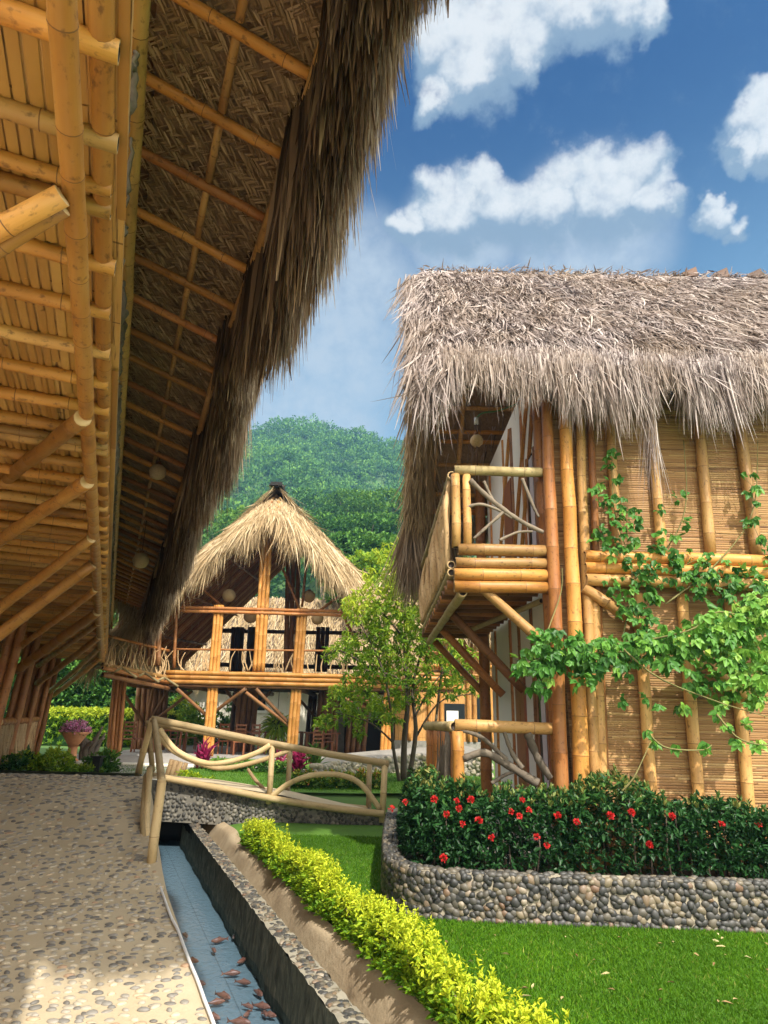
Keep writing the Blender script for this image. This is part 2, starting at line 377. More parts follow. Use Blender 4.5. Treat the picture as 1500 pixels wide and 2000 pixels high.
def leaves(P, D, N, L, Wd, fold=.25, tint=None, droop=.15):
    n = len(P); D = nz(D); S = nz(np.cross(D, N)); N = np.cross(S, D)
    L = np.broadcast_to(L, (n,))[:,None]; Wd = np.broadcast_to(Wd, (n,))[:,None]
    up = N*Wd*fold; dn = -N*L*droop
    V = np.stack([P, P+D*L*.35+S*Wd*.5+up, P+D*L*.72+S*Wd*.36+up*.7+dn*.5, P+D*L+dn, P+D*L*.72-S*Wd*.36+up*.7+dn*.5, P+D*L*.35-S*Wd*.5+up], 1)
    b = (np.arange(n)*6)[:,None]
    Fc = np.concatenate([b+np.array([0,1,2,3]), b+np.array([0,3,4,5])], 0)
    t = rng.random(n) if tint is None else tint
    return V.reshape(-1,3), Fc, np.repeat(np.clip(t,0,1), 6)
def join(parts):
    Vs, Fs, Ts = [], [], []; o = 0
    for V, Fc, t in parts: Vs.append(V); Fs.append(Fc+o); Ts.append(t); o += len(V)
    return np.concatenate(Vs), np.concatenate(Fs), np.concatenate(Ts)
def put(name, parts, mat, parent=None, smooth=False):
    V, Fc, t = join(parts if isinstance(parts, list) else [parts]); return mesh(name, V, Fc, mat, parent, t=t, smooth=smooth)
def rdir(n): return nz(rng.normal(size=(n,3)))
# pebbles: squashed icospheres
def _ico():
    import bmesh
    bm = bmesh.new(); bmesh.ops.create_icosphere(bm, subdivisions=2, radius=1)
    V = np.array([v.co[:] for v in bm.verts]); Fc = np.array([[v.index for v in f.verts] for f in bm.faces]); bm.free(); return V, Fc
ICO_V, ICO_F = _ico()
def pebbles(P, X, Y, Zd, sx, sy, sz, tint):
    n = len(P); v = ICO_V
    bumpy = 1+.10*np.sin(3*v[:,0]+rng.random((n,1))*6)*np.cos(3*v[:,1]+rng.random((n,1))*6)
    vv = v[None]*bumpy[...,None]
    V = P[:,None]+vv[...,0:1]*(X*sx[:,None])[:,None]+vv[...,1:2]*(Y*sy[:,None])[:,None]+vv[...,2:3]*(Zd*sz[:,None])[:,None]
    Fc = (np.arange(n)*len(v))[:,None,None]+ICO_F[None]
    return V.reshape(-1,3), Fc.reshape(-1,3), np.repeat(tint, len(v))
def relax(P, it=25, d0=.05, lo=None, hi=None):
    """spread 2-D points so that stones pack instead of overlapping"""
    n = len(P)
    for _ in range(it):
        D = P[:,None]-P[None]; r = np.sqrt((D**2).sum(-1))+1e-9; np.fill_diagonal(r, 9)
        f = np.clip(d0-r, 0, None)/r
        P = P + .45*(D*f[...,None]).sum(1)
        if lo is not None: P = np.clip(P, lo, hi)
    return P
print('helpers ok')
# ------------------------------------------------------------------ camera, light, sky
cd = bpy.data.cameras.new('camera'); cam = bpy.data.objects.new('camera', cd); COL.objects.link(cam)
from mathutils import Matrix, Vector
M4 = Matrix.Identity(4)
for i in range(3):
    for j in range(3): M4[i][j] = RC[i][j]
    M4[i][3] = CAM[i]
cam.matrix_world = M4
cd.sensor_fit = 'VERTICAL'; cd.sensor_height = 36; cd.lens = 36*F/2000; cd.clip_start = .05; cd.clip_end = 5000
scene.camera = cam
SUN_EL = math.radians(48); SUN_AZ = math.radians(158)       # azimuth clockwise from +Y
sd = np.array([math.sin(SUN_AZ)*math.cos(SUN_EL), math.cos(SUN_AZ)*math.cos(SUN_EL), math.sin(SUN_EL)])
sl = bpy.data.lights.new('sun', 'SUN'); sl.energy = 3.05; sl.angle = math.radians(.9); sl.color = (1, .94, .84)
so = bpy.data.objects.new('sun', sl); COL.objects.link(so); so.rotation_euler = Vector(sd).to_track_quat('Z', 'Y').to_euler()
wd = bpy.data.worlds.new('World'); scene.world = wd; wd.use_nodes = True
wn, wl = wd.node_tree.nodes, wd.node_tree.links
class WN(NT):
    def __init__(s): s.n = wn; s.l = wl
w = WN(); bg = wn['Background']
sky = wn.new('ShaderNodeTexSky'); sky.sky_type = 'NISHITA'; sky.sun_disc = False
sky.sun_elevation = SUN_EL; sky.sun_rotation = SUN_AZ; sky.air_density = 1.1; sky.dust_density = .6; sky.ozone_density = 4.
tc = wn.new('ShaderNodeTexCoord').outputs['Generated']
def vmath(op, a, b=None):
    n = wn.new('ShaderNodeVectorMath'); n.operation = op
    for i, x in enumerate((a, b)):
        if x is None: continue
        if hasattr(x, 'is_linked'): wl.new(x, n.inputs[i])
        else: n.inputs[i].default_value = x
    return n
dirn = vmath('NORMALIZE', tc).outputs[0]
def wnoise(vec, sc, det, ro=.55, color=False):
    n = wn.new('ShaderNodeTexNoise'); n.inputs['Scale'].default_value = sc; n.inputs['Detail'].default_value = det; n.inputs['Roughness'].default_value = ro
    wl.new(vec, n.inputs['Vector']); return n.outputs['Color' if color else 'Fac']
wcol = wnoise(dirn, 9, 5, .6, True)
wv = vmath('SCALE', vmath('SUBTRACT', wcol, (.5,.5,.5)).outputs[0]); wv.inputs['Scale'].default_value = .11
wdir = vmath('NORMALIZE', vmath('ADD', dirn, wv.outputs[0]).outputs[0]).outputs[0]
def mrange(x, a, b, c=0., d=1., smooth=True):
    n = wn.new('ShaderNodeMapRange'); n.interpolation_type = 'SMOOTHSTEP' if smooth else 'LINEAR'
    wl.new(x, n.inputs['Value'])
    for k, v in (('From Min',a),('From Max',b),('To Min',c),('To Max',d)): n.inputs[k].default_value = v
    return n.outputs['Result']
CLOUDS = [(925,120,95),(985,60,95),(1060,20,85),(1150,5,70),(1215,28,55),(1262,48,32),(935,30,90),(860,110,60),(848,215,34),(905,175,50),(1020,120,50),(1110,40,40),
          (855,375,58),(935,362,58),(800,440,40),(880,440,70),(985,420,75),(1085,375,75),(1165,350,68),(1245,340,66),(1290,400,40),(1175,430,75),(1060,450,60),(1265,420,45),
          (1460,265,48),(1485,215,45),(1440,310,28),(1490,290,40),
          (1390,425,36),(1435,450,30),(1375,400,22)]
def blob(v, inv, edge):
    d = nz(ray(v[0], v[1])); r = v[2]/F*.92
    dp = vmath('DOT_PRODUCT', inv, tuple(d)).outputs['Value']
    return mrange(dp, math.cos(r*1.25), math.cos(r*.15), 0., 1.)
field = None; low = None
for c in CLOUDS:
    b = blob(c, wdir, 1)
    field = b if field is None else w.math('MAXIMUM', field, b)
    b2 = blob((c[0]+8, c[1]-c[2]*.80, c[2]*.9), wdir, 1)
    low = b2 if low is None else w.math('MAXIMUM', low, b2)
fb = wnoise(dirn, 26, 8, .62)
dens = w.math('ADD', field, w.math('MULTIPLY', w.math('SUBTRACT', fb, .5), 1.35))
cov = mrange(dens, .06, .92)
lit = w.math('ADD', low, w.math('MULTIPLY', w.math('SUBTRACT', wnoise(dirn, 34, 6, .6), .5), 1.3))
ccol = w.ramp(mrange(lit, .10, 1.15), [(0, (.30,.40,.52)), (.45, (.56,.63,.70)), (1, (.98,.98,.96))])
HAZEB = [(690,560,150),(640,700,170),(900,470,120),(1150,470,150),(600,820,180)]
hz = None
for c in HAZEB:
    b = blob(c, dirn, 1); hz = b if hz is None else w.math('MAXIMUM', hz, b)
# bright broken cloud added outside the view, unseen, to fill the shade
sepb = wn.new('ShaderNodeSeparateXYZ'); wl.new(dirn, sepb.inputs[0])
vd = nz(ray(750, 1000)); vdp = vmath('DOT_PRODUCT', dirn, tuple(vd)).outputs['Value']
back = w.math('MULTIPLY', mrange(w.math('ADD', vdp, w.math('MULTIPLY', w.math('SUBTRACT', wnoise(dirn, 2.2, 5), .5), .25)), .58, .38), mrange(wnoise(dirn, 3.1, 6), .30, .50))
hz = w.math('MULTIPLY', hz, w.math('ADD', .14, w.math('MULTIPLY', fb, 1.15)))
SKYK = .105
tint = w.mix(1.0, sky.outputs[0], (.0,.15,.36), 'MULTIPLY')
skc = vmath('SCALE', tint); skc.inputs['Scale'].default_value = SKYK
sepz = wn.new('ShaderNodeSeparateXYZ'); wl.new(dirn, sepz.inputs[0])
hor = mrange(sepz.outputs[2], .40, .78, 1., 0.)
CL = .40
sk2 = w.mix(w.math('MULTIPLY', hor, .92), skc.outputs[0], (.115,.205,.285))
sk3 = w.mix(hz, sk2, (.66*CL,.74*CL,.82*CL))
cs = vmath('SCALE', ccol); cs.inputs['Scale'].default_value = CL
fin = w.mix(w.math('MULTIPLY', cov, .96), sk3, cs.outputs[0])
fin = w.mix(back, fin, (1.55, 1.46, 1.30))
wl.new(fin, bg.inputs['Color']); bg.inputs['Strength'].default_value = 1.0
scene.view_settings.view_transform = 'Standard'; scene.view_settings.look = 'None'; scene.view_settings.gamma = 1
scene.view_settings.use_curve_mapping = False; scene.view_settings.exposure = 1.15
scene.cycles.use_denoising = True
scene.cycles.max_bounces = 8; scene.cycles.diffuse_bounces = 5; scene.cycles.transparent_max_bounces = 12; scene.cycles.volume_bounces = 0

# ------------------------------------------------------------------ ground and hill
RIDGE = [(-400,846),(0,830),(300,838),(430,834),(500,834),(530,819),(600,816),(640,832),(700,842),(750,856),(800,868),(1000,900),(1600,1000),(2200,1100)]
RX = [A(u, v, 285)[0] for u, v in RIDGE]; RZ = [A(u, v, 285)[2]-5.5 for u, v in RIDGE]
def lump(x, y): return np.sin(x*.055+1.3)*np.cos(y*.047)+.6*np.sin(x*.13+y*.09)+.35*np.sin(x*.31-y*.21)
def hill_z(x, y):
    a = np.clip((y-52)/(285-52), 0, 1.25); xr = x*285/np.maximum(y, 60)
    r = np.interp(xr, RX, RZ)
    prof = np.where(a <= 1, .55*a+.45*a*a, 1-(a-1)*1.2)
    return .3 + r*prof + lump(x, y)*5*np.sin(np.clip(a, 0, 1)*PI)
def ground_z(x, y):
    near = -1.1+1.4*sstep(11.6, 13.0, y)
    return np.where(y > 52, hill_z(x, y), near)
xs = np.unique(np.concatenate([np.linspace(-700,700,71), np.linspace(-150,150,101)]))
ys = np.unique(np.concatenate([np.linspace(-40,10,6), np.linspace(10,14,17), np.linspace(14,52,12), np.linspace(52,345,90), np.linspace(345,1200,10)]))
gx, gy = np.meshgrid(xs, ys, indexing='ij'); gz = ground_z(gx, gy)
gz = np.where(gy > 345, np.minimum(gz, 0.3), gz)
idx = np.arange(gx.size).reshape(gx.shape)
GF = np.stack([idx[:-1,:-1].ravel(), idx[1:,:-1].ravel(), idx[1:,1:].ravel(), idx[:-1,1:].ravel()], 1)
tag(mesh('ground', np.stack([gx.ravel(), gy.ravel(), gz.ravel()], 1), GF, FARG, smooth=True, origin=(0,0,0)), 'green ground rising into a wooded hill', kind='structure')
# meadow of the garden behind the bridge
tag(grid('garden_lawn', 30, 16, lambda u, v: np.stack([-14+u*30, 12.9+v*9.5, .33+.02*np.sin(u*40)*np.cos(v*23)], 1), GRASSG), kind='structure')
def path_z(y): return .62*sstep(6.6, 11.2, y)
def path_edge_x(y, t=.775): return (t-y*TV[1])/TV[0]
def pathfn(u, v):
    y = -4+v*15.75; xe = path_edge_x(y); x = xe-u*12
    return np.stack([x, y, path_z(y)+.004*np.sin(x*9)*np.sin(y*7)], 1)
tag(grid('path', 40, 90, pathfn, PATHM), 'cobbled path ramping up to the footbridge', kind='structure')
tag(grid('path_side', 2, 90, lambda u, v: (lambda y: np.stack([path_edge_x(y)+0*u, y, path_z(y)-u*1.3-.003], 1))(-4+v*15.75), CANALW), kind='structure')
# paved walk behind the crest
tag(grid('walkway', 12, 30, lambda u, v: (lambda y: np.stack([-9.3+u*5.2-.12*(y-12), y, .345+.32*(1-sstep(11.75,13.2,y))*1+0*u], 1))(11.75+v*11), GREYPATH), 'grey paved walk beyond the bridge', kind='structure')
# pebbles set in the path
def path_pebbles():
    out = []
    for y0, y1, pit, w0 in ((2.6, 5.2, .074, 6), (5.2, 8.2, .085, 7.5), (8.2, 11.7, .105, 10)):
        xs_ = np.arange(-w0, 0, pit*1.15); ys_ = np.arange(y0, y1, pit*.9)
        X, Y = np.meshgrid(xs_, ys_); X = X.ravel(); Y = Y.ravel()
        X = X+path_edge_x(Y)+rng.normal(size=len(X))*pit*.25; Y = Y+rng.normal(size=len(Y))*pit*.22
        keep = (X < path_edge_x(Y)-.035) & (X > -.85*Y-1.2) & (rng.random(len(X)) < .86); X, Y = X[keep], Y[keep]
        n = len(X); a = rng.normal(size=n)*.55
        P = np.stack([X, Y, path_z(Y)+.001], 1)
        sl_ = .62*6*((Y-6.6)/4.6)*(1-(Y-6.6)/4.6)/4.6; sl_ = np.where((Y>6.6)&(Y<11.2), sl_, 0)
        ex = np.stack([np.cos(a), np.sin(a), np.sin(a)*sl_], 1); ey = np.stack([-np.sin(a), np.cos(a), np.cos(a)*sl_], 1)
        sx = pit*(.30+.22*rng.random(n)); sy = sx*(.55+.25*rng.random(n))
        out.append(pebbles(P, ex, ey, np.tile([0,0,1.],(n,1)), sx, sy, .007+.008*rng.random(n), rng.random(n)**1.15))
    return out
tag(put('path_pebbles', path_pebbles(), PEBBLE, smooth=True), 'flat grey and buff pebbles set in the path', 'pebbles', kind='stuff')

# lawn right of the ditch
def lawn_z(x, y): return .012*np.sin(x*3.1)*np.cos(y*2.3)
def lawnfn(u, v):
    s = -3+v*14.4; t = 1.93+u*14
    P = SV*s[:,None]+TV*t[:,None]; P[:,2] = lawn_z(P[:,0], P[:,1])-.05*(1-sstep(0,.03,u)); return P
tag(grid('lawn', 60, 50, lawnfn, GRASSG), 'mown green lawn', kind='structure')
def grass(n, region, hmul=1.):
    P = region(n); n = len(P)
    D = np.stack([rng.normal(size=n)*.45, rng.normal(size=n)*.45, np.ones(n)], 1)
    return blades(P, D, (.022+.03*rng.random(n))*hmul, .0035+.003*rng.random(n), .25, 2, curl=.15, tint=np.clip(rng.normal(.5,.22,n),0,1))
def reg_lawn(n):
    out = []
    y = 3.0+3.3*rng.random(n*2)**1.0; x = -1.5+7*rng.random(n*2)
    t = x*TV[0]+y*TV[1]; k = (t > 1.98) & (x < .62*y+.6)
    P = np.stack([x, y, lawn_z(x,y)], 1)[k]; out.append(P[:n])
    y = 6.0+4.3*rng.random(n//3); x = -2+2.1*rng.random(n//3); t = x*TV[0]+y*TV[1]; k = t > 1.98
    out.append(np.stack([x, y, lawn_z(x,y)], 1)[k])
    return np.concatenate(out)
tag(put('grass', grass(130000, reg_lawn), GRASS), 'short green lawn grass beside the stone planter', 'grass', kind='stuff')

def reg_garden(n):
    x = -7+9.5*rng.random(n); y = 12.9+5.5*rng.random(n); return np.stack([x, y, np.full(n, .335)], 1)
tag(put('grass', grass(26000, reg_garden, 1.6), GRASS), 'short grass of the far lawn beyond the footbridge', 'grass', kind='stuff')
n = 110; y = 3.2+3*rng.random(n); x = -.2+4.2*rng.random(n); k = (x*TV[0]+y*TV[1] > 2.4) & (y < 6.05); x, y = x[k], y[k]; n = len(x)
DRYL = blade_mat('fallen_leaf', [(0,(.18,.10,.04)),(.6,(.40,.29,.13)),(1,(.60,.52,.28))], .8, .1)
tag(put('fallen_leaves', leaves(np.stack([x,y,lawn_z(x,y)+.028],1), rng.normal(size=(n,3))*[1,1,.15], nz(UP+.35*rng.normal(size=(n,3))), .035+.04*rng.random(n), .016), DRYL), 'dry fallen leaves scattered on the lawn', 'leaves', kind='stuff')
# ------------------------------------------------------------------ canal, ditch
tag(Boxes().stbox(-2, 12.9, .70, 1.5, -.56, -.43).build('canal_bed', BED, muv=muv_ts), 'blue tiled bed of the fish canal', kind='structure')
tag(grid('water', 3, 40, lambda u, v: SV*(-2+v*14.9)[:,None]+TV*(.77+u*.67)[:,None]+np.array([0,0,-.345]), WATER), 'shallow clear canal water', kind='structure')
cw = empty('canal_wall', W(5, 1.5, -.6), 'long low stone wall dividing fish canal from dry ditch', 'wall')
def wallside(t, sgn):
    def fn(u, v):
        s = -2+v*14.2; z = -.75+u*.76*np.where(s > 10.6, .85, 1.)
        P = SV*s[:,None]+TV*(t+sgn*(.012*np.sin(s*7+z*9)+.01*np.sin(s*23)*np.cos(z*31))+ .0*s)[:,None]; P[:,2] = z; return P
    return fn
V1 = grid('side', 8, 160, wallside(1.432, 1), CANALW, cw)
V2 = grid('side', 8, 160, wallside(1.575, 1), CANALW, cw)
def topfn(u, v):
    s = -2+v*12.9; t = 1.425+u*.158
    P = SV*s[:,None]+TV*t[:,None]; P[:,2] = .012+.006*np.sin(s*31+u*5)+.005*np.cos(s*17); return P
COPM = plain('coping_mortar', (.20,.18,.135), .9, (8, (.30,.27,.205)), (.5,.01))
grid('coping', 5, 200, topfn, COPM, cw)
n = 900; ss = rng.uniform(2.2, 11.3, n); tt = rng.uniform(1.445, 1.565, n)
P = SV*ss[:,None]+TV*tt[:,None]+np.array([0,0,.012]); a = rng.random(n)*6.3
put('coping_stones', pebbles(P, np.stack([np.cos(a),np.sin(a),0*a],1), np.stack([-np.sin(a),np.cos(a),0*a],1), np.tile(UP,(n,1)), .022+.016*rng.random(n), .016+.012*rng.random(n), .006+.008*rng.random(n), .25+.75*rng.random(n)), COBBLE, cw, smooth=True)
def ditchfn(u, v):
    s = -2+v*14.9
    prof_t = np.interp(u, [0,.12,.3,.6,.85,1], [1.56,1.61,1.68,1.80,1.89,1.99]); prof_z = np.interp(u, [0,.12,.3,.6,.85,1], [-.42,-.47,-.46,-.24,-.04,.012])
    wob = .025*np.sin(s*1.9)*u+.012*np.sin(s*6.1+u*7)
    P = SV*s[:,None]+TV*(prof_t+wob)[:,None]; P[:,2] = prof_z+.015*np.sin(s*3.3+u*4)-.10*(1-sstep(5.2, 4.2, s))*0; return P
tag(grid('ditch', 24, 120, ditchfn, DITCHM), 'tan concrete side of the dry ditch', kind='structure')

# white hose on the path edge
hp = [(293,1690),(306,1712),(320,1752),(334,1790),(347,1815),(358,1845),(372,1882),(386,1915),(399,1952),(408,1975),(420,2008),(470,2160)]
tag(log('hose', [Zp(u, v, .018)+[0,0,0] for u, v in hp], .011, HOSEM, None, 50, 8, 0), 'white plastic hose lying along the canal edge of the cobbled path', 'hose')

# fish: spindle body, tail, fins; each its own thing
def fish_mesh(L):
    prof = [(0,.012),(.06,.055),(.2,.10),(.4,.12),(.6,.095),(.78,.05),(.88,.03)]
    c = Culms()
    pts = [np.array([.06*math.sin(f*5)*L*.6, f*L, 0]) for f, r in prof]
    c.tube(pts, [r*L for f, r in prof], 10)
    V = np.concatenate(c.V); V[:,2] *= 1.15
    Fc = list(c.Fc); x0 = pts[-1]; b = len(V)
    ex = [x0+[0,0,.03*L], x0+[.05*L,.16*L,.13*L], x0+[.03*L,.10*L,0], x0+[.05*L,.16*L,-.12*L], x0-[0,0,.03*L],
          pts[2]+[.09*L,0,-.02*L], pts[2]+[.20*L,.12*L,-.05*L], pts[2]+[.09*L,.08*L,-.02*L], pts[2]-[.09*L,0,.02*L], pts[2]+[-.20*L,.12*L,-.05*L], pts[2]+[-.09*L,.08*L,-.02*L],
          pts[2]+[0,.05*L,.11*L], pts[3]+[0,.06*L,.19*L], pts[4]+[0,.02*L,.10*L]]
    Fc += [(b,b+1,b+2),(b,b+2,b+4),(b+2,b+3,b+4),(b+5,b+6,b+7),(b+8,b+9,b+10),(b+11,b+12,b+13)]
    return np.concatenate([V, np.array(ex)]), Fc
fl = [(366,1830,35),(412,1838,-60),(455,1833,8),(470,1848,12),(388,1878,70),(463,1880,-30),(503,1895,-10),(402,1922,80),(450,1950,55),(490,1920,75),(512,1945,35),(495,1968,60),(528,1968,70),(430,1990,60),(490,1998,80),(545,1945,40),(540,1985,65),(420,1860,25),(470,1900,100),(520,1985,20),(440,1955,110),(475,1985,-20)]
where = ['against the path edge, farthest from the bottom of the photo','beside the sparkle on the water, upper middle','near the dark canal wall, curled, upper one of two','near the dark canal wall, just below the curled one','by the hose, halfway down the water','reddish and slanting, mid canal under the curled pair','close under the canal wall, turned sharply','tucked against the hose, lower left','pinkish in the middle of the lower water','brown, above the pink pair','pink, right of middle pair','long and pale, lower middle','pale, right of the long one','curved beside the hose at the bottom edge','half out of the bottom edge, middle','near wall at lower right','lowest near the wall at lower right','alone in mid water above the slanting one','just left of the fish turned sharply at the wall','at the bottom edge, right of the half cut one','crossing under the pinkish one','between the curved one and the half cut one']
FV, FF = fish_mesh(.15)
for i, ((u, v, a), wh) in enumerate(zip(fl, where)):
    p = Zp(u, v, -.392); ang = math.radians(a); k = .75+.4*random.random()
    V = FV*k; ca, sa = math.cos(ang), math.sin(ang)
    V = np.stack([V[:,0]*ca-V[:,1]*sa, V[:,0]*sa+V[:,1]*ca, V[:,2]], 1)+p
    tag(mesh('fish', V, FF, FISHD if i in (2,3,0) else FISHM, smooth=True), 'brown pond fish '+wh, 'fish', 'fish in the canal')

# ------------------------------------------------------------------ footbridge
BX0, BX1, BY0, BY1 = -3.80, .22, 11.45, 12.25
def deck_z(x): return np.interp(x, [-4.2,-3.7,-2.8,-1.6,-.6,.25], [.62,.60,.545,.40,.215,.06])
br_ = empty('footbridge', (-1.8, 12.2, 0), 'arched stone footbridge with peeled log railings over the canal', 'footbridge')
def deckfn(u, v):
    x = BX0+u*(BX1-BX0); return np.stack([x, BY0+.02+v*(BY1-BY0-.04), deck_z(x)+.012], 1)
grid('deck', 24, 4, deckfn, PATHM, br_)
def under_z(x): return np.interp(x, [-3.9,-3.5,-2.6,-2.2,-1.9,-1.75,.3], [-.01,-.02,-.05,-.12,-.3,-.8,-.8])
for yy, nm in ((BY0, 'side_wall'), (BY1, 'side_wall')):
    def sidefn(u, v, yy=yy):
        x = BX0+u*(BX1-BX0); lo = under_z(x); hi = deck_z(x); return np.stack([x, np.full_like(x, yy), lo+(hi-lo)*v], 1)
    grid(nm, 60, 8, sidefn, MORTARD, br_)
grid('underside', 60, 4, lambda u, v: (lambda x: np.stack([x, BY0+v*(BY1-BY0), under_z(x)], 1))(BX0+u*(BX1-BX0)), MORTARD, br_)
# pebbles on its near face
n = 900; bx = rng.uniform(BX0, BX1, n); bz = rng.uniform(-.3, .62, n)
P2 = relax(np.stack([bx, bz], 1), 30, .062); bx, bz = P2[:,0], P2[:,1]
k = (bz < deck_z(bx)-.02) & (bz > under_z(bx)+.015) & (bx > BX0) & (bx < BX1); bx, bz = bx[k], bz[k]; n = len(bx); a = rng.random(n)*3
put('face_stones', pebbles(np.stack([bx, np.full(n, BY0), bz], 1), np.stack([np.cos(a),0*a,np.sin(a)],1), np.stack([-np.sin(a),0*a,np.cos(a)],1), np.tile([0,-1.,0],(n,1)), .027+.014*rng.random(n), .021+.010*rng.random(n), .018+.010*rng.random(n), rng.random(n)**1.2), COBBLED, br_, smooth=True)
Boxes().box((-2.36, 11.5, -.75), (-2.16, 12.2, -.06)).build('pier', MORTARD, br_)
Boxes().box((-4.3, 12.25, -.9), (.4, 12.3, -.02)).build('tunnel_dark', NEARBLACK, br_)  # black sheet painting the darkness under the deck
def bp_(u, v, D=11.42): return A(u, v, D)
R1 = .052
for a, b, r in (((302,1403),(316,1527),R1*1.05),((532,1452),(525,1570),R1*.95),((752,1487),(746,1606),R1)):
    culm('post', bp_(*b), bp_(*a), r, PALE, br_, node=.9, hollow=False)
log('handrail', [bp_(296,1404), bp_(400,1425), bp_(530,1452), bp_(650,1474), bp_(760,1492)], R1*1.1, PALE, br_, 30)
log('bottom_rail', [bp_(312,1518,11.36), bp_(420,1538,11.36), bp_(527,1559,11.36), bp_(640,1577,11.36), bp_(750,1590,11.36)], R1*1.05, PALE, br_, 30)
log('curved_brace', [bp_(312,1424,11.38), bp_(345,1466,11.38), bp_(400,1490,11.38), bp_(450,1487,11.38), bp_(500,1471,11.38), bp_(528,1455,11.38)], R1*.85, PALE, br_, 30)
log('curved_brace', [bp_(530,1556,11.38), bp_(565,1530,11.38), bp_(610,1514,11.38), bp_(665,1514,11.38), bp_(705,1532,11.38), bp_(742,1580,11.38)], R1*.85, PALE, br_, 30)
BD = 12.3
for a, b in (((290,1408),(298,1508)),((567,1462),(561,1566)),((722,1490),(720,1580))):
    culm('post', A(*b, BD), A(*a, BD), R1*.9, PALE, br_, node=.9, hollow=False)
log('handrail', [A(286,1412,BD), A(430,1436,BD), A(572,1464,BD)], R1, PALE, br_, 24)
log('curved_brace', [A(300,1428,BD), A(340,1468,BD), A(400,1494,BD), A(440,1500,BD), A(500,1488,BD), A(566,1466,BD)], R1*.8, PALE, br_, 26)
log('bottom_rail', [A(292,1512,BD), A(430,1540,BD), A(562,1562,BD), A(725,1580,BD)], R1*.9, PALE, br_, 24)
# gate-side rail that runs down the ramp beside the path
e0 = Zp(294, 1700, .02); e1 = bp_(302,1403); 
post_top = e0+np.array([.035*1,.05,.93])
post_top = A(316, 1528, e0[1]+.02)
culm('post', e0, post_top, .05, PALE, br_, node=.8, hollow=False)
log('ramp_rail', [post_top, (post_top*.5+bp_(304,1440,11.42)*.5)+np.array([.0,0,.03]), bp_(301,1406,11.42)], .048, PALE, br_, 16)
for du, tv in ((-9,1500),(-20,1515)):
    p0 = Zp(289+du*.25, 1680, .03); q = A(298+du*.6, tv, p0[1]+1.6)
    log('ramp_rail', [p0+np.array([-.03,.1,.05]), A(291+du*.55, 1600, p0[1]+.6), q], .042, PALE, br_, 16)
culm('post', Zp(268,1513,.62), A(297,1405,11.5), .05, PALE, br_, node=.8, hollow=False)
culm('post', A(272,1512,12.6), A(279,1462,12.6), .05, PALE, br_, node=.8, hollow=False)
# small peeled branch leaning on the rail
tag(log('branch', [A(484,1502,12.2), A(500,1525,12.1), A(522,1547,11.9)], [.03]*16, DRIFTT, None, 16, 8, .15), 'short knotty branch slanting behind the middle bridge post', 'branch')

# ------------------------------------------------------------------ stone planter
PL = spline([(.14,10.6),(.10,9.4),(.07,8.2),(.06,7.2),(.10,6.75),(.24,6.45),(.52,6.27),(1.0,6.19),(1.62,6.16),(2.5,6.12),(3.4,6.07),(4.6,6.0),(7.5,5.8)], 260)
sg = np.concatenate([[0], np.cumsum(np.linalg.norm(np.diff(PL, axis=0), axis=1))]); PLL = sg[-1]
def pl_at(l):
    x = np.interp(l, sg, PL[:,0]); y = np.interp(l, sg, PL[:,1]); e = 1e-2
    tx = np.interp(np.minimum(l+e,PLL), sg, PL[:,0])-np.interp(np.maximum(l-e,0), sg, PL[:,0]); ty = np.interp(np.minimum(l+e,PLL), sg, PL[:,1])-np.interp(np.maximum(l-e,0), sg, PL[:,1])
    T_ = nz(np.stack([tx,ty],1)); N_ = np.stack([T_[:,1]*-1*-1*0+ -(-T_[:,1]), -T_[:,0]],1)*np.array([1,1]); return np.stack([x,y],1), T_, N_
_, _T, _N = pl_at(np.array([PLL*.6]))
NS = 1. if _N[0,1] < 0 else -1.
pw = empty('stone_planter', (1.6, 6.3, 0), 'low curved planter wall of grey river stones edging the lawn', 'planter wall')
PH = .37; PT = .17
def plfn(off0, off1, z0, z1):
    def fn(u, v):
        p, T_, N_ = pl_at(v*PLL); N_ = N_*NS; off = off0+(off1-off0)*u
        return np.stack([p[:,0]+N_[:,0]*off, p[:,1]+N_[:,1]*off, z0+(z1-z0)*u], 1)
    return fn
grid('wall_core', 4, 260, plfn(-.025, -.025, -.05, PH-.01), MORTAR, pw)
grid('wall_core', 4, 260, plfn(-PT, -PT, -.05, PH-.01), MORTAR, pw)
grid('coping', 4, 260, plfn(-.02, -PT, PH-.012, PH-.008), MORTAR, pw)
n = 1500
L2 = np.stack([rng.uniform(PLL*.08, PLL, n), rng.uniform(.0, PH-.03, n)], 1)
L2 = relax(L2, 40, .078, np.array([PLL*.08,.012]), np.array([PLL, PH-.035])); l, zz = L2[:,0], L2[:,1]
p, T_, N_ = pl_at(l); N_ = N_*NS; a = rng.normal(size=n)*.9
sv = .72+.5*rng.random(n)**1.3; T3 = np.stack([T_[:,0],T_[:,1],0*l],1); N3 = np.stack([N_[:,0],N_[:,1],0*l],1)
X_ = T3*np.cos(a)[:,None]+UP*np.sin(a)[:,None]; Y_ = -T3*np.sin(a)[:,None]+UP*np.cos(a)[:,None]
P = np.stack([p[:,0],p[:,1],zz],1)-N3*.022
put('face_stones', pebbles(P, X_, Y_, N3, (.036+.012*rng.random(n))*sv, (.029+.009*rng.random(n))*sv, .018+.014*rng.random(n), rng.random(n)**1.1), COBBLE, pw, smooth=True)
n = 420
l = rng.uniform(PLL*.05, PLL, n); off = rng.choice([-.04,-.09,-.14], n)+rng.normal(size=n)*.008
L2 = relax(np.stack([l, off], 1), 30, .06, np.array([0,-.15]), np.array([PLL,-.03])); l, off = L2[:,0], L2[:,1]
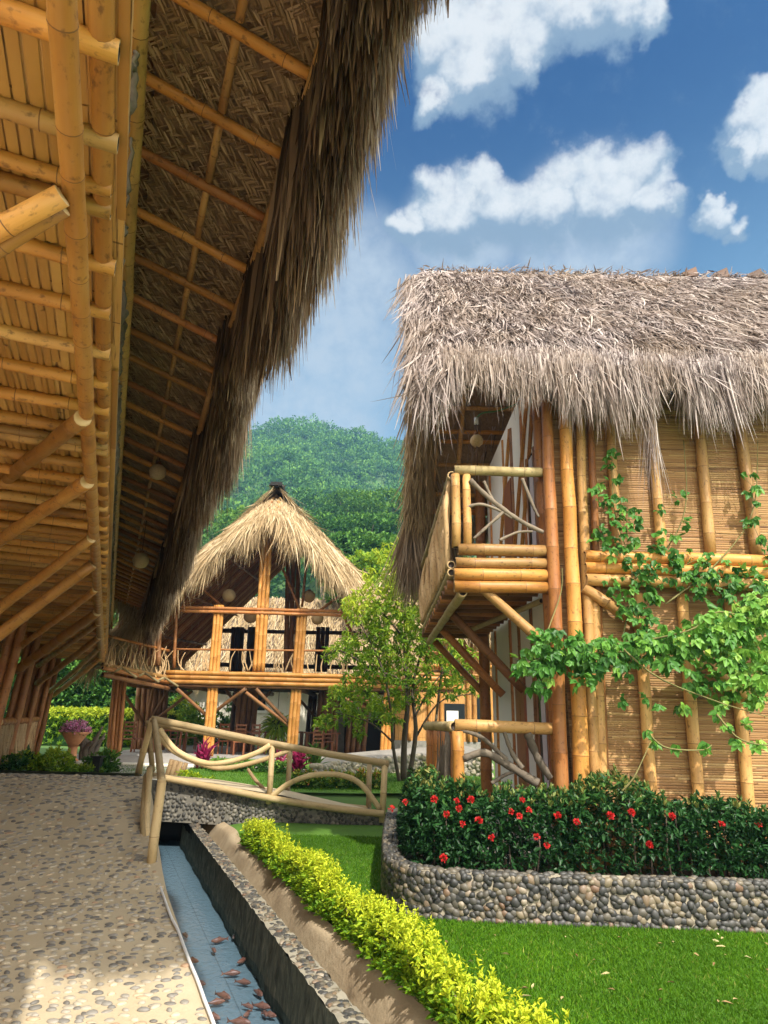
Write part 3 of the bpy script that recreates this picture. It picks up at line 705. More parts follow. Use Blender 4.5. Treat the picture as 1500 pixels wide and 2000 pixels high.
p, T_, N_ = pl_at(l); N_ = N_*NS; T3 = np.stack([T_[:,0],T_[:,1],0*l],1); N3 = np.stack([N_[:,0],N_[:,1],0*l],1)
put('cap_stones', pebbles(np.stack([p[:,0],p[:,1],0*l+PH-.008],1)+N3*off[:,None], T3, N3, np.tile(UP,(n,1)), .034+.014*rng.random(n), .024+.01*rng.random(n), .02+.012*rng.random(n), .25+.6*rng.random(n)), COBBLE, pw, smooth=True)
def soilfn(u, v):
    l = v*PLL; p, T_, N_ = pl_at(l); N_ = N_*NS
    q = np.stack([np.maximum(p[:,0]*0+9, 2.), np.full(len(l), 11.)], 1)
    a = p-N_*(PT-.005); return np.stack([a[:,0]*(1-u)+np.maximum(a[:,0], 1.2+u*0)*u, a[:,1]*(1-u)+np.maximum(a[:,1], 10.8)*u, .24+.05*u], 1)
tag(grid('planting_soil', 12, 120, soilfn, SOIL), kind='structure')
def strips(name, org, ax, up, nrm, La, Lu, w, l0, l1, mat, parent, gap=.10, jit=.006):
    V = []; T = []; u0 = 0.
    while u0 < Lu:
        ww = w*random.uniform(.7,1.3); a0 = -random.uniform(0, l1)
        while a0 < La:
            a1 = a0+random.uniform(l0, l1); b0, b1 = max(a0,0), min(a1-.006, La)
            if b1-b0 > .03 and random.random() < .985:
                t0 = random.gauss(.5,.2); tw = random.gauss(0,.12)*ww; h0 = random.uniform(0,jit); h1 = random.uniform(0,jit); g = ww*gap
                for aa, tl, hh in ((b0,-tw,h0),(b1,tw,h1)):
                    for uu, dh in ((u0+g,0),(u0+ww*.5,.004),(u0+ww-g,0)): V.append(org+ax*aa+up*(uu+tl)+nrm*(hh+dh)); T.append(t0)
            a0 = a1
        u0 += ww
    n = len(V)//6; b = (np.arange(n)*6)[:,None]
    Fc = np.concatenate([b+np.array([0,3,4,1]), b+np.array([1,4,5,2])], 0)
    return mesh(name, np.array(V), Fc, mat, parent, t=np.clip(T,0,1), smooth=False)
# ================================================================== left long house (camera stands under its eave)
LH = empty('bamboo_house', W(12, -2, .4), 'long two-storey bamboo house whose soffit and deep thatched eave hang over the path', 'house')
S0, S1 = 1.36, 24.4
def rj(s): return .030+.0026*s
grid('ceiling_mat', 3, 3, lambda u, v: SV*(S0+v*(S1-S0))[:,None]+TV*(-6+u*5.80)[:,None]+np.array([0,0,3.47]), MATCEIL, LH, muv=muv_st)
Boxes().stbox(S0, S1, -6, -.21, 3.49, 3.60).build('upper_floor', GOLD, LH)
STRIPC = blade_mat('bamboo_soffit_strips', [(0,(.15,.065,.015)),(.3,(.36,.18,.045)),(.7,(.50,.285,.085)),(1,(.64,.41,.15))], .5, 0, (2.5,(.34,.16,.04),.55))
SOFFIT = 1
s = S0+.22; i = 0
while s < S1-.1 and i < 72:
    pr = .36 if s < 14 else .42
    z = 3.47-rj(s)
    tj = -.235+random.uniform(-.012,.012)
    if i in (2, 9, 17): culm('joist', W(s-.11,-6,z), W(s-.11,tj,z), rj(s)*.8, HONEY if i%3 else GOLD, LH, node=.34, sides=12)
    culm('joist', W(s+random.uniform(-.02,.02),-6,z), W(s,tj,z), rj(s)*random.uniform(.9,1.08), (HONEY, GOLD, HONEY, HONEY)[i%4], LH, r1=rj(s)*random.uniform(.95,1.05), node=.34, sides=12, bend=.003)
    s += pr*random.uniform(.9,1.1); i += 1
culm('main_beam', W(1.0,-.325,3.2), W(S1,-.325,3.2), .033, HONEY, LH, r1=.095, node=.25, sides=18, bend=.0008)
culm('edge_beam', W(1.05,-.275,3.455), W(S1,-.275,3.45), .034, HONEY, LH, r1=.09, node=.33, sides=14)
culm('handrail', W(S0,-.285,4.46), W(S1,-.22,4.46), .048, GOLD, LH, node=.4, sides=12)
culm('eave_beam', W(S0,-.34,5.42), W(S1,-.12,5.45), .075, BROWN, LH, node=.4, sides=12)
culm('eave_beam', W(S0,-.43,5.3), W(S1,-.22,5.35), .06, DARKB, LH, node=.4, sides=12)
# driftwood balustrade: one twisted panel per bay
for k, s in enumerate(np.arange(S0, S1-1, 1.55)):
    c = Culms()
    for q in range(8):
        a = s+random.uniform(0,1.5); b = a+random.uniform(-.5,.5); tt = -.282
        mid = [W(a+(b-a)*f+random.uniform(-.14,.14), tt+random.uniform(-.02,.02), 3.55+.82*f) for f in (.25,.5,.75)]
        rr = np.linspace(.038,.018,30)*random.uniform(.5,1.3)*(1+.35*np.sin(np.linspace(0,9,30)+random.random()*6)); c.tube(spline([W(a,tt,3.52)]+mid+[W(b,tt,4.40)], 30)+.008*rng.normal(size=(30,3)), rr, 9, .12)
    c.build('driftwood_panel', DRIFT, LH)
# struts up to the main beam
NEAR_POST = 3.2
STR = [((140,376),(0,452),.036),((142,398),(0,487),.030),((150,815),(0,950),.055),((173,940),(0,1058),.06),((179,1050),(0,1188),.055),((181,1100),(0,1238),.07),
       ((184,1150),(40,1262),.055),((187,1195),(33,1308),.085),((190,1217),(75,1300),.06),((191,1243),(73,1335),.075),((192,1264),(98,1350),.07),((194,1284),(104,1358),.08)]
for (b, e, r) in STR:
    lo_, hi_ = 1.2, S1
    for _ in range(40):
        mid_ = (lo_+hi_)/2; q_ = RC.T@(W(mid_, -.335, 3.16)-CAM); vv_ = 1000-F*q_[1]/-q_[2]
        lo_, hi_ = (mid_, hi_) if vv_ < b[1] else (lo_, mid_)
    B = W(lo_, -.335, 3.16)
    if b[1] < 500:                       # the nearest pair runs down to the nearest post
        for k_ in np.linspace(1.1, 9, 200):
            q = at_t(b[0]+(e[0]-b[0])*k_, b[1]+(e[1]-b[1])*k_, -1.66)
            if q[2] < 2.3 and q @ SV > 0: break
        NEAR_POST = float(q @ SV); print("near post", NEAR_POST, q)
        culm('strut', q, B-nz(B-q)*.02, r*1.15, HONEY, LH, r1=r, node=.36, sides=12, bend=.004, hollow=False); continue
    q = at_t(e[0], e[1], -1.15 if e[0] == 0 else -1.68); q = q if e[0] else B+(q-B)*(1.6 if b[1] > 500 else 2.2)
    culm('strut', q, B-nz(B-q)*.02, r, HONEY, LH, r1=r*.85, node=.36, sides=12, bend=.004, hollow=False)
# posts (bundles of culms) down to the path
for k, (s, us) in enumerate([(NEAR_POST,None),(8.0,None),(13.9,(14,28)),(16.8,None),(19.4,(62,73)),(22.2,(92,101)),(24.2,(106,112))]):
    c = Culms(); zb = .30 if s > 12 else path_z((W(s,-2.3,0))[1])-.05
    for dx, dy in ((0,0),(-.16,.05),(-.08,.15)):
        c.culm(W(s+dy,-1.72+dx-.12,zb), W(s+dy+.1,-1.72+dx+.05,3.36), .082, .075, node=.36, sides=12)
    c.build('post', AMBER, LH)
    c = Culms(); c.culm(W(s,-2.5,zb), W(s,-2.45,3.36), .10, node=.4); c.culm(W(s+.2,-2.52,zb), W(s+.2,-2.45,3.36), .09, node=.4); c.build('post', BROWN, LH)
# driftwood screens between the far posts
for k, (sa, sb_) in enumerate([(14.3,16.5),(17.1,19.1),(19.7,21.9)]):
    culm('screen_rail', W(sa,-1.8,1.42), W(sb_,-1.8,1.42), .075, AMBER, LH, node=.5)
    c = Culms()
    for q in range(16):
        a = sa+(sb_-sa)*(q+.5)/16; b = a+random.uniform(-.3,.3)
        c.tube(spline([W(a,-1.8,.32), W(a+random.uniform(-.15,.15),-1.8+random.uniform(-.05,.05),.7), W(b,-1.8,1.05), W(b+random.uniform(-.1,.1),-1.8,1.42)], 12), np.linspace(.06,.035,12)*random.uniform(.6,1.2), 8, .2)
    c.build('driftwood_screen', DRIFTT, LH)
strips('ceiling_strips', W(S0, -4.2, 3.462), SV, TV, -UP, S1-S0, 3.98, .040, 1.0, 2.4, STRIPC, LH, .09, .010)
# upper storey wall well behind the balcony
Boxes().stbox(S0, S1, -2.2, -2.05, 3.6, 6.4).build('upper_wall', MATWALL, LH, muv=lambda V: np.stack([V@SV, V[:,2], V[:,2]*0], 1))
Boxes().stbox(2, S1, -6.1, -5.9, .1, 3.45).build('lower_wall', MATWALL, LH, muv=lambda V: np.stack([V@SV, V[:,2], V[:,2]*0], 1))
# roof underside
def under(t): return 5.0+.36*(.56-t) if t > -.4 else 5.3456+.75*(-.4-t)
RS1 = 23.2
s = S0+.12; i = 0; rafs = []
while s < RS1 and i < 60:
    rafs.append(s); r = .034+.0006*s
    culm('rafter', W(s+.10,-.60,under(-.4)+.06), W(s,.60,under(.6)-.012), r, (HONEY, AMBER, HONEY)[i%3], LH, node=.33, sides=12, bend=.004); i += 1
    s += .575*random.uniform(.93,1.07)
zp = [W(a, .575-.01*math.sin(a*1.3)+max(0,a-6)*.010, under(.57)-.075) for a in np.linspace(S0, RS1, 30)]
Culms().tube(spline(zp, 90), .036, 12, .03).build('purlin', GOLD, LH)
for a in range(len(rafs)-1):
    culm('purlin', W(rafs[a]+.02, .155, under(.155)+.0), W(rafs[a+1]-.02, .155, under(.155)+.0), .026, GOLD, LH, node=.3, sides=10)
ZU = .10
def undersheet(u, v):
    t = -6+u*6.85; s = S0+v*(RS1-S0); z = np.array([under(x) for x in t])+ZU+.03*np.sin(s*3.7)+.02*np.sin(t*9+s*2)
    P = SV*s[:,None]+TV*t[:,None]; P[:,2] = z; return P
grid('roof_lining', 40, 120, undersheet, LINING, LH)
# palm fronds laid side by side under the thatch: midrib plus slanting leaflets
fr = []; s = S0-.30
ribs = Culms()
while s < RS1:
    s += .105*random.uniform(.85,1.15) if s < 9 else .22
    n = 105 if s < 9 else 45
    t0 = rng.uniform(-.66,.84,n*2); sg_ = np.repeat([-1,1], n)
    z = np.array([under(x) for x in t0])+ZU-.015-.02*rng.random(n*2)
    P = SV*(s+0*t0)[:,None]+TV*t0[:,None]; P[:,2] = z-.055
    D = TV*.75+SV*(sg_*.85)[:,None]+UP*(-.20-.1*rng.random(n*2))[:,None]
    fr.append(blades(P, D, .085+.05*rng.random(n*2), .008+.006*rng.random(n*2), .1, 2, side=nz(np.cross(nz(D), UP+.5*rng.normal(size=(n*2,3)))), curl=.08, tint=np.clip(rng.normal(.45+.12*math.sin(s*37),.2,n*2),0,1)))
put('palm_lining', fr, FROND, LH)
# eave thatch: inner leaves coloured shade-dark, outer lit-pale, then the weathered roof slope above
def eave_leaves(n, ta, tb, za, zb, La, Lb_, Wa, Wb_, out, mat, name, smin=S0, smax=RS1, bias=1.4, droop=.35):
    u = rng.random(n)**bias; s = smin+(smax-smin)*u; f = rng.random(n); t = ta+(tb-ta)*f+.012*np.maximum(0,s-4)
    wob = .05*np.sin(s*2.1)+.04*np.sin(s*5.3+1)
    P = SV*s[:,None]+TV*(t+wob)[:,None]; P[:,2] = za+(zb-za)*f+rng.normal(size=n)*.04+wob*.5
    D = TV*(out+rng.normal(size=n)*.045)[:,None]+SV*(rng.normal(size=n)*.09)[:,None]+UP*(-1)
    L = La+(Lb_-La)*rng.random(n)
    clump = .55+.5*(.5+.5*np.sin(s*3.1+np.sin(s*1.7)*2)); L = L*clump*(1+.010*s)
    Wd = (Wa+(Wb_-Wa)*rng.random(n)**2)*(1+.02*s)
    return put(name, blades(P, D, L, Wd, droop, 3, curl=.05, tint=np.clip(rng.normal(.5,.24,n),0,1)), mat, LH)
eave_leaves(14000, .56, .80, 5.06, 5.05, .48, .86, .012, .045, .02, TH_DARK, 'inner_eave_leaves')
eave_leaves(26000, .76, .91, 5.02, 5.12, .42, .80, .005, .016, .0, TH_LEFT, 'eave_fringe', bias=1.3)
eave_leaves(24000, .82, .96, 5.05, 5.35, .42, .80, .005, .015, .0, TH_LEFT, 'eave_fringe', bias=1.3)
def slopefn(u, v):
    t = 1.0-u*7; s = S0+v*(RS1-S0); P = SV*s[:,None]+TV*t[:,None]; P[:,2] = 5.30+.80*(1.0-t); return P
grid('roof_core', 20, 60, slopefn, THCORE, LH)
n = 9000; u = rng.random(n); s = S0+(RS1-S0)*rng.random(n); t = .30-u*6.2
P = SV*s[:,None]+TV*t[:,None]; P[:,2] = 5.33+.80*(1.0-t)
put('roof_thatch', blades(P, TV*.8+UP*(-.6)+rng.normal(size=(n,3))*.15, .5+.3*rng.random(n), .03+.02*rng.random(n), .1, 2, curl=.15, side=nz(SV+rng.normal(size=(n,3))*.4)), TH_GREY, LH)
# far gable edge fringe
n = 2600; f = rng.random(n); t = .98-f*4; P = SV*(RS1+rng.normal(size=n)*.12)[:,None]+TV*t[:,None]; P[:,2] = 5.1+.78*(1-t)*f/np.maximum(f,.01)
put('gable_fringe', blades(P, UP*(-1)+SV*.25+rng.normal(size=(n,3))*.2, .6+.5*rng.random(n), .03+.02*rng.random(n), .2, 3), TH_TAN, LH)

n = 5200; f = rng.random(n); t = .80-f*4.0; P = SV*(S0+.05+rng.normal(size=n)*.16-.15*np.sin(t*5))[:,None]+TV*t[:,None]; P[:,2] = 5.05+.78*np.maximum(1-t,0)*f  # unseen near fringe, added to fray the roof's shadow edge on the path
put('gable_fringe', blades(P, UP*(-1)-SV*.1+rng.normal(size=(n,3))*.08, .3+.35*rng.random(n), .008+.014*rng.random(n), .2, 3, curl=.06), TH_LEFT, LH)
# small pendant lamps under that eave
def globe_lamp(p, r, label, cord=.6, mat=WICKER, group=None):
    t = empty('globe_lamp', p+UP*0, label, 'lamp', group)
    V = ICO_V*r+p; mesh('shade', V, ICO_F, mat, t, smooth=True)
    Culms().tube([p+UP*r*.95, p+UP*(r+cord*.5), p+UP*(r+cord)], .006, 6).build('cord', DARKB, t)
    Culms().tube([p+UP*r*.9, p+UP*(r*.9+.05)], r*.3, 10).build('cap', BROWN, t)
    return t
p = at_t(308, 922, .22); p = p*1; globe_lamp(p, .12, 'woven globe lamp under the long eave, nearer of two', max(.1, 5.0+.1-p[2]))
p = at_t(275, 1095, .22); globe_lamp(p, .15, 'woven globe lamp under the long eave, farther of two', max(.1, 5.05-p[2]))
# ================================================================== right thatched house
RH = empty('thatched_house', (4.2, 9.4, .2), 'two-storey bamboo house with shaggy grey thatch, white side wall and side balcony', 'house')
FY, SX, BYK, RXE = 7.2, 1.93, 11.6, 7.6       # front wall, side wall, back wall, right end
Z0, ZF, ZW = .20, 3.22, 6.0
Boxes().box((SX+.1, FY+.04, Z0), (RXE, FY+.14, ZW)).build('front_wall', MATWALL, RH, muv=lambda V: np.stack([V[:,0]*1.1, V[:,2]*1.05, 0*V[:,0]], 1))
Boxes().box((SX+.03, FY+.20, Z0), (SX+.12, BYK, 6.2)).build('side_wall', WHITEW, RH)
Boxes().box((SX+.12, BYK, Z0), (RXE, BYK+.1, 6.2)).build('back_wall', MATWALL, RH, muv=muv_xz)
Boxes().box((RXE, FY, Z0), (RXE+.1, BYK, 6.2)).build('end_wall', MATWALL, RH, muv=muv_yz)
Boxes().box((SX+.13, FY+.16, ZF), (RXE-.01, BYK-.01, ZF+.1)).build('upper_floor', BROWN, RH)
def px(u, v, D=FY): return A(u, v, D)
# corner posts
for u0, u1, r, mt, y in ((1098,1066,.076,AMBER,FY-.09),(1138,1100,.084,HONEY,FY-.12),(1163,1128,.062,GOLD,FY-.05),(1182,1150,.05,AMBER,FY+.0)):
    a = px(u0, 1560, y); b = px(u1, 740, y); k = (5.6-a[2])/(b[2]-a[2]); a0 = a+(b-a)*((Z0-.05-a[2])/(b[2]-a[2])); culm('post', a0, a+(b-a)*k, r, mt, RH, r1=r*.88, node=.42, sides=16)
culm('post', (SX-.02, FY+.12, Z0), (SX-.02, FY+.12, 5.9), .075, AMBER, RH, node=.42, sides=14)
STRIPW = blade_mat('bamboo_strips', [(0,(.12,.055,.02)),(.3,(.29,.15,.055)),(.7,(.41,.245,.095)),(1,(.56,.38,.17))], .5, 0, (2.2,(.30,.15,.055),.6))
X1 = np.array([1.,0,0]); NY = np.array([0,-1.,0])
strips('wall_strips', np.array([SX+.1, FY+.036, Z0]), X1, UP, NY, RXE-SX-.1, 2.92, .026, .5, 1.3, STRIPW, RH)
strips('wall_strips', np.array([SX+.1, FY+.036, 3.38]), X1, UP, NY, RXE-SX-.1, 2.6, .026, .5, 1.3, STRIPW, RH)
# studs on the front wall
for (ub, vb), (ut, vt), r in (((1293,1090),(1270,780),.060),((1388,1085),(1362,790),.062),((1478,1085),(1440,790),.066),((1207,1090),(1190,800),.055),((1575,1090),(1530,790),.06)):
    a = px(ub, vb, FY-.03); b = px(ut, vt, FY-.03); culm('stud', a, a+(b-a)*1.28, r, GOLD, RH, node=.40, sides=14)
for (ub, vb), (ut, vt), r in (((1272,1560),(1246,1160),.060),((1364,1560),(1332,1160),.062),((1462,1570),(1425,1160),.062),((1178,1560),(1160,1160),.055),((1555,1570),(1510,1160),.062)):
    a = px(ub, vb, FY-.03); b = px(ut, vt, FY-.03); culm('stud', a+(a-b)*.25, b, r, GOLD, RH, node=.40, sides=14)
for (ua, va), (ub, vb), r in (((1140,1148),(1262,1232),.062),((1372,1292),(1470,1372),.062)):
    a = px(ua, va, FY-.10); b = px(ub, vb, FY-.10); culm('brace', a-(b-a)*.0, b, r, GOLD, RH, node=.4, sides=14)
# three floor beams across the front
for z, r in ((3.15,.068),(3.285,.068),(3.42,.07)):
    culm('floor_beam', (2.28, FY-.125, z+.005), (RXE+.2, FY-.125, z-.02), r, HONEY if z > 3.2 else GOLD, RH, node=.42, sides=14)
# side wall: brown and white strips with posts, braces, windows
for k, y in enumerate((FY+1.2, FY+2.6, FY+3.9)):
    culm('side_stud', (SX+.03, y, Z0), (SX+.03, y, 3.1), .036, (BROWN, AMBER, HONEY)[k%3], RH, node=.4, sides=10)
    culm('side_stud', (SX+.03, y+.06, 3.32), (SX+.03, y+.06, 6.1), .034, (AMBER, HONEY)[k%2], RH, node=.4, sides=10)
for y0, y1 in ((FY+.25, FY+1.7),(FY+.7, FY+2.3),(FY+2.0, FY+3.6)):
    culm('side_brace', (SX+.01, y1, 3.6), (SX+.01, y0, 6.0), .03, HONEY, RH, node=.4, sides=10)
for y0, y1, z0, z1, nm in ((FY+.55, FY+.95, 3.5, 5.0, 'window'),(FY+.55, FY+.95, .6, 2.5, 'window'),(FY+1.75, FY+2.3, .3, 2.4, 'door'),(FY+2.05, FY+2.6, 3.4, 5.2, 'door')):
    w_ = Boxes().box((SX-.005, y0, z0), (SX+.035, y1, z1)).build(nm, GLASS if nm == 'window' else REDWOOD, RH)
    if nm == 'window':
        Boxes().box((SX-.012, y0-.04, z0-.05), (SX+.02, y0+.01, z1+.05)).box((SX-.012, y1-.01, z0-.05), (SX+.02, y1+.04, z1+.05)).build('frame', REDWOOD, w_)
        grid('curtain', 12, 2, lambda u, v: np.stack([SX-.012-.012*np.sin(u*19), y0+.03+u*.2, z0+.05+v*(z1-z0-.1)], 1), CURTAIN, w_)
# balcony
BXO = .81; BYE = 11.9
for z, r, o in ((3.06,.068,0),(3.20,.070,0),(3.335,.062,.02),(3.49,.068,.05)):
    culm('balcony_beam', (BXO+o, FY-.04, z), (SX-.02, FY-.04, z+.01), r, HONEY if z < 3.3 else GOLD, RH, node=.42, sides=14)
for k, y in enumerate(np.linspace(FY+.18, BYE, 15)):
    culm('balcony_joist', (BXO-.06, y, 3.12), (SX-.05, y, 3.12), .055, BROWN if k % 3 else AMBER, RH, node=.4, sides=10)
for z in (3.24, 3.33): culm('balcony_edge', (BXO-.02, FY+.05, z), (BXO-.02, BYE, z-.02), .05, GREYB, RH, node=.4, sides=10)
Boxes().box((BXO+.02, FY+.03, 3.20), (SX-.06, BYE, 3.235)).build('balcony_floor', BROWN, RH)
culm('balcony_bearer', (BXO+.10, FY-.0, 3.005), (BXO+.07, BYE, 2.99), .055, GREYB, RH, node=.4, sides=12)
hr_z = 4.47
culm('balcony_handrail', (BXO+.02, FY-.03, hr_z), (SX-.02, FY-.03, hr_z), .058, GREYB, RH, node=.45, sides=14)
culm('balcony_handrail', (BXO-.0, FY+.06, hr_z-.03), (BXO-.05, BYE, hr_z-.1), .055, GREYB, RH, node=.45, sides=12)
for x, y, r in ((BXO+.03, FY-.03, .052),(BXO+.165, FY-.02, .050),(BXO-.0, FY+2.4, .05),(BXO-.02, BYE-.1, .05)):
    culm('balcony_post', (x, y, 3.52), (x, y, hr_z-.055), r, GOLD, RH, node=.4, sides=12)
c = Culms()
def dw(pts, r0, r1, n=20): c.tube(spline(pts, n), np.linspace(r0, r1, n), 8, .14)
q = lambda u, v: A(u, v, FY-.05)
dw([q(918,938), q(950,968), q(990,1000), q(1030,1025), q(1062,1040)], .034, .026); dw([q(912,990), q(940,985), q(975,997), q(1000,1012)], .020, .016)
dw([q(925,1052), q(950,1030), q(972,1010), q(985,998)], .016, .022); dw([q(945,940), q(962,975), q(985,1003)], .020, .016); dw([q(1020,935), q(1040,985), q(1052,1010)], .024, .016); dw([q(975,1055), q(1010,1040), q(1040,1038)], .016, .014)
c.build('driftwood_panel', DRIFT, RH)
c = Culms()
for k in range(26):
    y = FY+.15+k*.18; z1 = 4.38
    dw([(BXO-.05, y, 3.30), (BXO-.07+random.uniform(-.05,.05), y+random.uniform(-.12,.12), 3.65), (BXO-.05+random.uniform(-.05,.05), y+random.uniform(-.2,.2), 4.0), (BXO-.02, y+random.uniform(-.2,.2), z1)], .045*random.uniform(.6,1.2), .03, 12)
c.build('driftwood_panel', DRIFTT, RH)
for (ua, va, ya), (ub, vb, yb), r in (((925,1132,FY-.0),(1062,1258,FY+.02),.056),):
    culm('strut', A(ua,va,ya), A(ub,vb,yb), r, GOLD, RH, node=.36, sides=14)
for y in (FY+1.5, FY+3.0, FY+4.5):
    culm('strut', (BXO+.15, y, 2.98), (SX-.05, y, 2.02), .06, BROWN if y < 10 else AMBER, RH, node=.36, sides=12)
culm('strut', (SX-.06, FY+.3, 2.98), (BXO+.5, FY+2.6, 2.92), .035, GREYB, RH, sides=10)
# lower verandah rail
culm('verandah_rail', (BXO-.01, FY-.03, 1.575), (SX+.02, FY-.03, 1.56), .062, GOLD, RH, node=.45, sides=14)
culm('verandah_rail', (BXO-.0, FY+.06, 1.56), (BXO-.12, FY+2.6, 1.54), .06, GREYB, RH, node=.45, sides=12)
culm('verandah_post', (BXO+.02, FY-.03, Z0), (BXO+.02, FY-.03, 1.515), .062, HONEY, RH, node=.38, sides=14)
c = Culms()
for k in range(9):
    y = FY+.2+k*.27; c.culm((BXO-.03-.01*k, y, Z0), (BXO-.03-.01*k, y, 1.5), .035+.02*(k%3==1), node=.4)
c.build('verandah_slats', AMBER, RH)
c = Culms()
for k in range(7): dw([(BXO-.08, FY+.12+k*.3, .25), (BXO-.1+random.uniform(-.05,.05), FY+.25+k*.3, .7), (BXO-.08, FY+.12+k*.3, 1.1), (BXO-.06, FY+.2+k*.3, 1.5)], .05, .03, 12)
dw([q(905,1482), q(945,1470), q(985,1490), q(1025,1515), q(1050,1530)], .036, .05); dw([q(900,1425), q(940,1440), q(975,1470), q(990,1485)], .020, .026); dw([q(985,1430), q(1000,1470), q(1020,1500)], .02, .03); dw([q(1030,1432), q(1050,1480), q(1075,1520)], .042, .036); dw([q(960,1530), q(990,1512), q(1020,1505)], .02,.016)
c.build('driftwood_panel', DRIFT, RH)
Boxes().box((BXO-.1, FY+.1, .05), (SX, BYK, Z0+.12)).build('verandah_floor', ROCK, RH)
culm('post', (SX-.10, BYK+.05, Z0), (SX-.10, BYK+.05, 6.0), .095, AMBER, RH, node=.42, sides=14)
culm('post', (SX+.05, FY+2.0, Z0), (SX+.05, FY+2.0, 6.0), .055, BROWN, RH, node=.42, sides=14)
# ---- roof: ridge along X, steep slopes, deep overhang on the left
RGY, RGZ, EVZ, EVY0, EVY1 = 9.4, 9.05, 5.55, 6.72, 12.08
RXL, RXR = .56, 8.0
def rz(y): return RGZ-(abs(y-RGY)/(RGY-EVY0))**1.06*(RGZ-EVZ)
def roofc(name, off, y0, y1, xl, xr, mat):
    def fn(u, v):
        y = y0+v*(y1-y0); return np.stack([xl+u*(xr-xl), y, np.array([rz(a) for a in y])+off], 1)
    return grid(name, 30, 40, fn, mat, RH)
roofc('roof_core', .0, EVY0+.02, EVY1-.02, RXL+.12, RXR, THCORE)
roofc('roof_lining', -.16, EVY0+.1, EVY1-.1, RXL+.2, RXR, LINING)
# lattice under the back slope and rafters under the front one
def bk(x, y, o=-.22): return np.array([x, y, rz(y)+o])
for x, r in ((.98,.055),(1.45,.045),(2.4,.05)):
    for ya, yb in ((RGY+.05, EVY1),): culm('rafter', bk(x, ya, -.27), bk(x-.08, yb, -.27), r, GOLD, RH, node=.38, sides=12)
    culm('rafter', bk(x, RGY-.05, -.27), bk(x, EVY0+.1, -.27), r, AMBER, RH, node=.38, sides=12)
for y in (9.75, 9.9, 10.32, 10.75, 11.02, 11.13, 11.4, 11.75):
    culm('purlin', bk(.72, y, -.21), bk(RXR, y, -.21), .042, HONEY if y in (9.75, 9.9, 11.02, 11.13) else GOLD, RH, node=.4, sides=12)
for y in (9.1, 8.6, 8.1, 7.6): culm('purlin', bk(.6, y, -.21), bk(RXR, y, -.21), .042, AMBER, RH, node=.4, sides=12)
for y in (EVY0+.25, EVY1-.2, RGY): culm('wall_plate', bk(.55, y, -.34), bk(RXR, y, -.34), .06, AMBER, RH, node=.4, sides=12)
# thatch leaves of the front slope
def slope_thatch(n, ylo, yhi, sgn, L0, L1, name, mat, xl=RXL, xr=RXR, lift=.12, bias=1., w0=.010, w1=.034, droop=.35, nse=.15):
    f = rng.random(n)**bias; y = ylo+(yhi-ylo)*f; x = xl+(xr-xl)*rng.random(n)
    z = np.array([rz(a) for a in y])+.02+.07*rng.random(n)
    sl = np.array([(rz(a+.01)-rz(a-.01))/.02 for a in y])
    d = nz(np.stack([0*y, np.full(n, sgn), sl*sgn], 1)); nrm = nz(np.cross(d, np.tile([1.,0,0],(n,1)))); nrm *= np.sign(nrm[:,2:3])
    D = d+nrm*(lift+nse*rng.normal(size=n)*np.clip(np.abs(y-RGY)/.7,.25,1))[:,None]+np.stack([.17*rng.normal(size=n)+.10*np.sin(x*5+y*3), 0*y, 0*y], 1)
    L = (L0+(L1-L0)*rng.random(n))*(.75+.3*np.sin(x*4.3+np.sin(y*3)*2)**2)
    side = nz(np.cross(nz(D), nrm)+.5*rng.normal(size=(n,3)))
    return put(name, blades(np.stack([x,y,z],1), D, L, w0+(w1-w0)*rng.random(n)**1.6, droop, 3, side=side, curl=.22, tint=np.clip(rng.normal(.52,.25,n),0,1)), mat, RH)
slope_thatch(31000, EVY0+.55, RGY-.05, -1, .28, .62, 'front_thatch', TH_GREY, lift=.10)
slope_thatch(9000, EVY0+.08, EVY0+.9, -1, .34, .60, 'front_thatch', TH_GREY, lift=.02, w0=.007, w1=.026)
# eave fringe hanging in front
def fringe(n, xl, xr, y0, y1, z0, z1, L0, L1, name, mat, out=(0,-.12), w0=.006, w1=.022, sp=.12, gaps=True):
    x = xl+(xr-xl)*rng.random(n); f = rng.random(n); y = y0+(y1-y0)*f; z = z0+(z1-z0)*f+rng.normal(size=n)*.05
    L = L0+(L1-L0)*rng.random(n)
    if gaps: L = L*(.60+.55*(.5+.5*np.sin(x*3.4+1.2*np.sin(x*1.9)))**1.3+.20*np.sin(x*11.)*np.sin(x*2.3))
    D = np.stack([out[0]+rng.normal(size=n)*sp, out[1]+rng.normal(size=n)*sp, -np.ones(n)], 1)
    return put(name, blades(np.stack([x,y,z],1), D, L, w0+(w1-w0)*rng.random(n)**1.5, .4, 3, curl=.10, tint=np.clip(rng.normal(.55,.23,n),0,1)), mat, RH)
fringe(15000, RXL+.1, RXR, EVY0-.12, EVY0+.28, 5.62, 6.05, .34, .66, 'eave_fringe', TH_GREY, (0,-.08))
fringe(60, 3.0, 3.14, EVY0-.02, EVY0+.10, 5.3, 5.5, .75, 1.15, 'eave_fringe', TH_GREY, (-.06,0), .005, .012, .04, False)
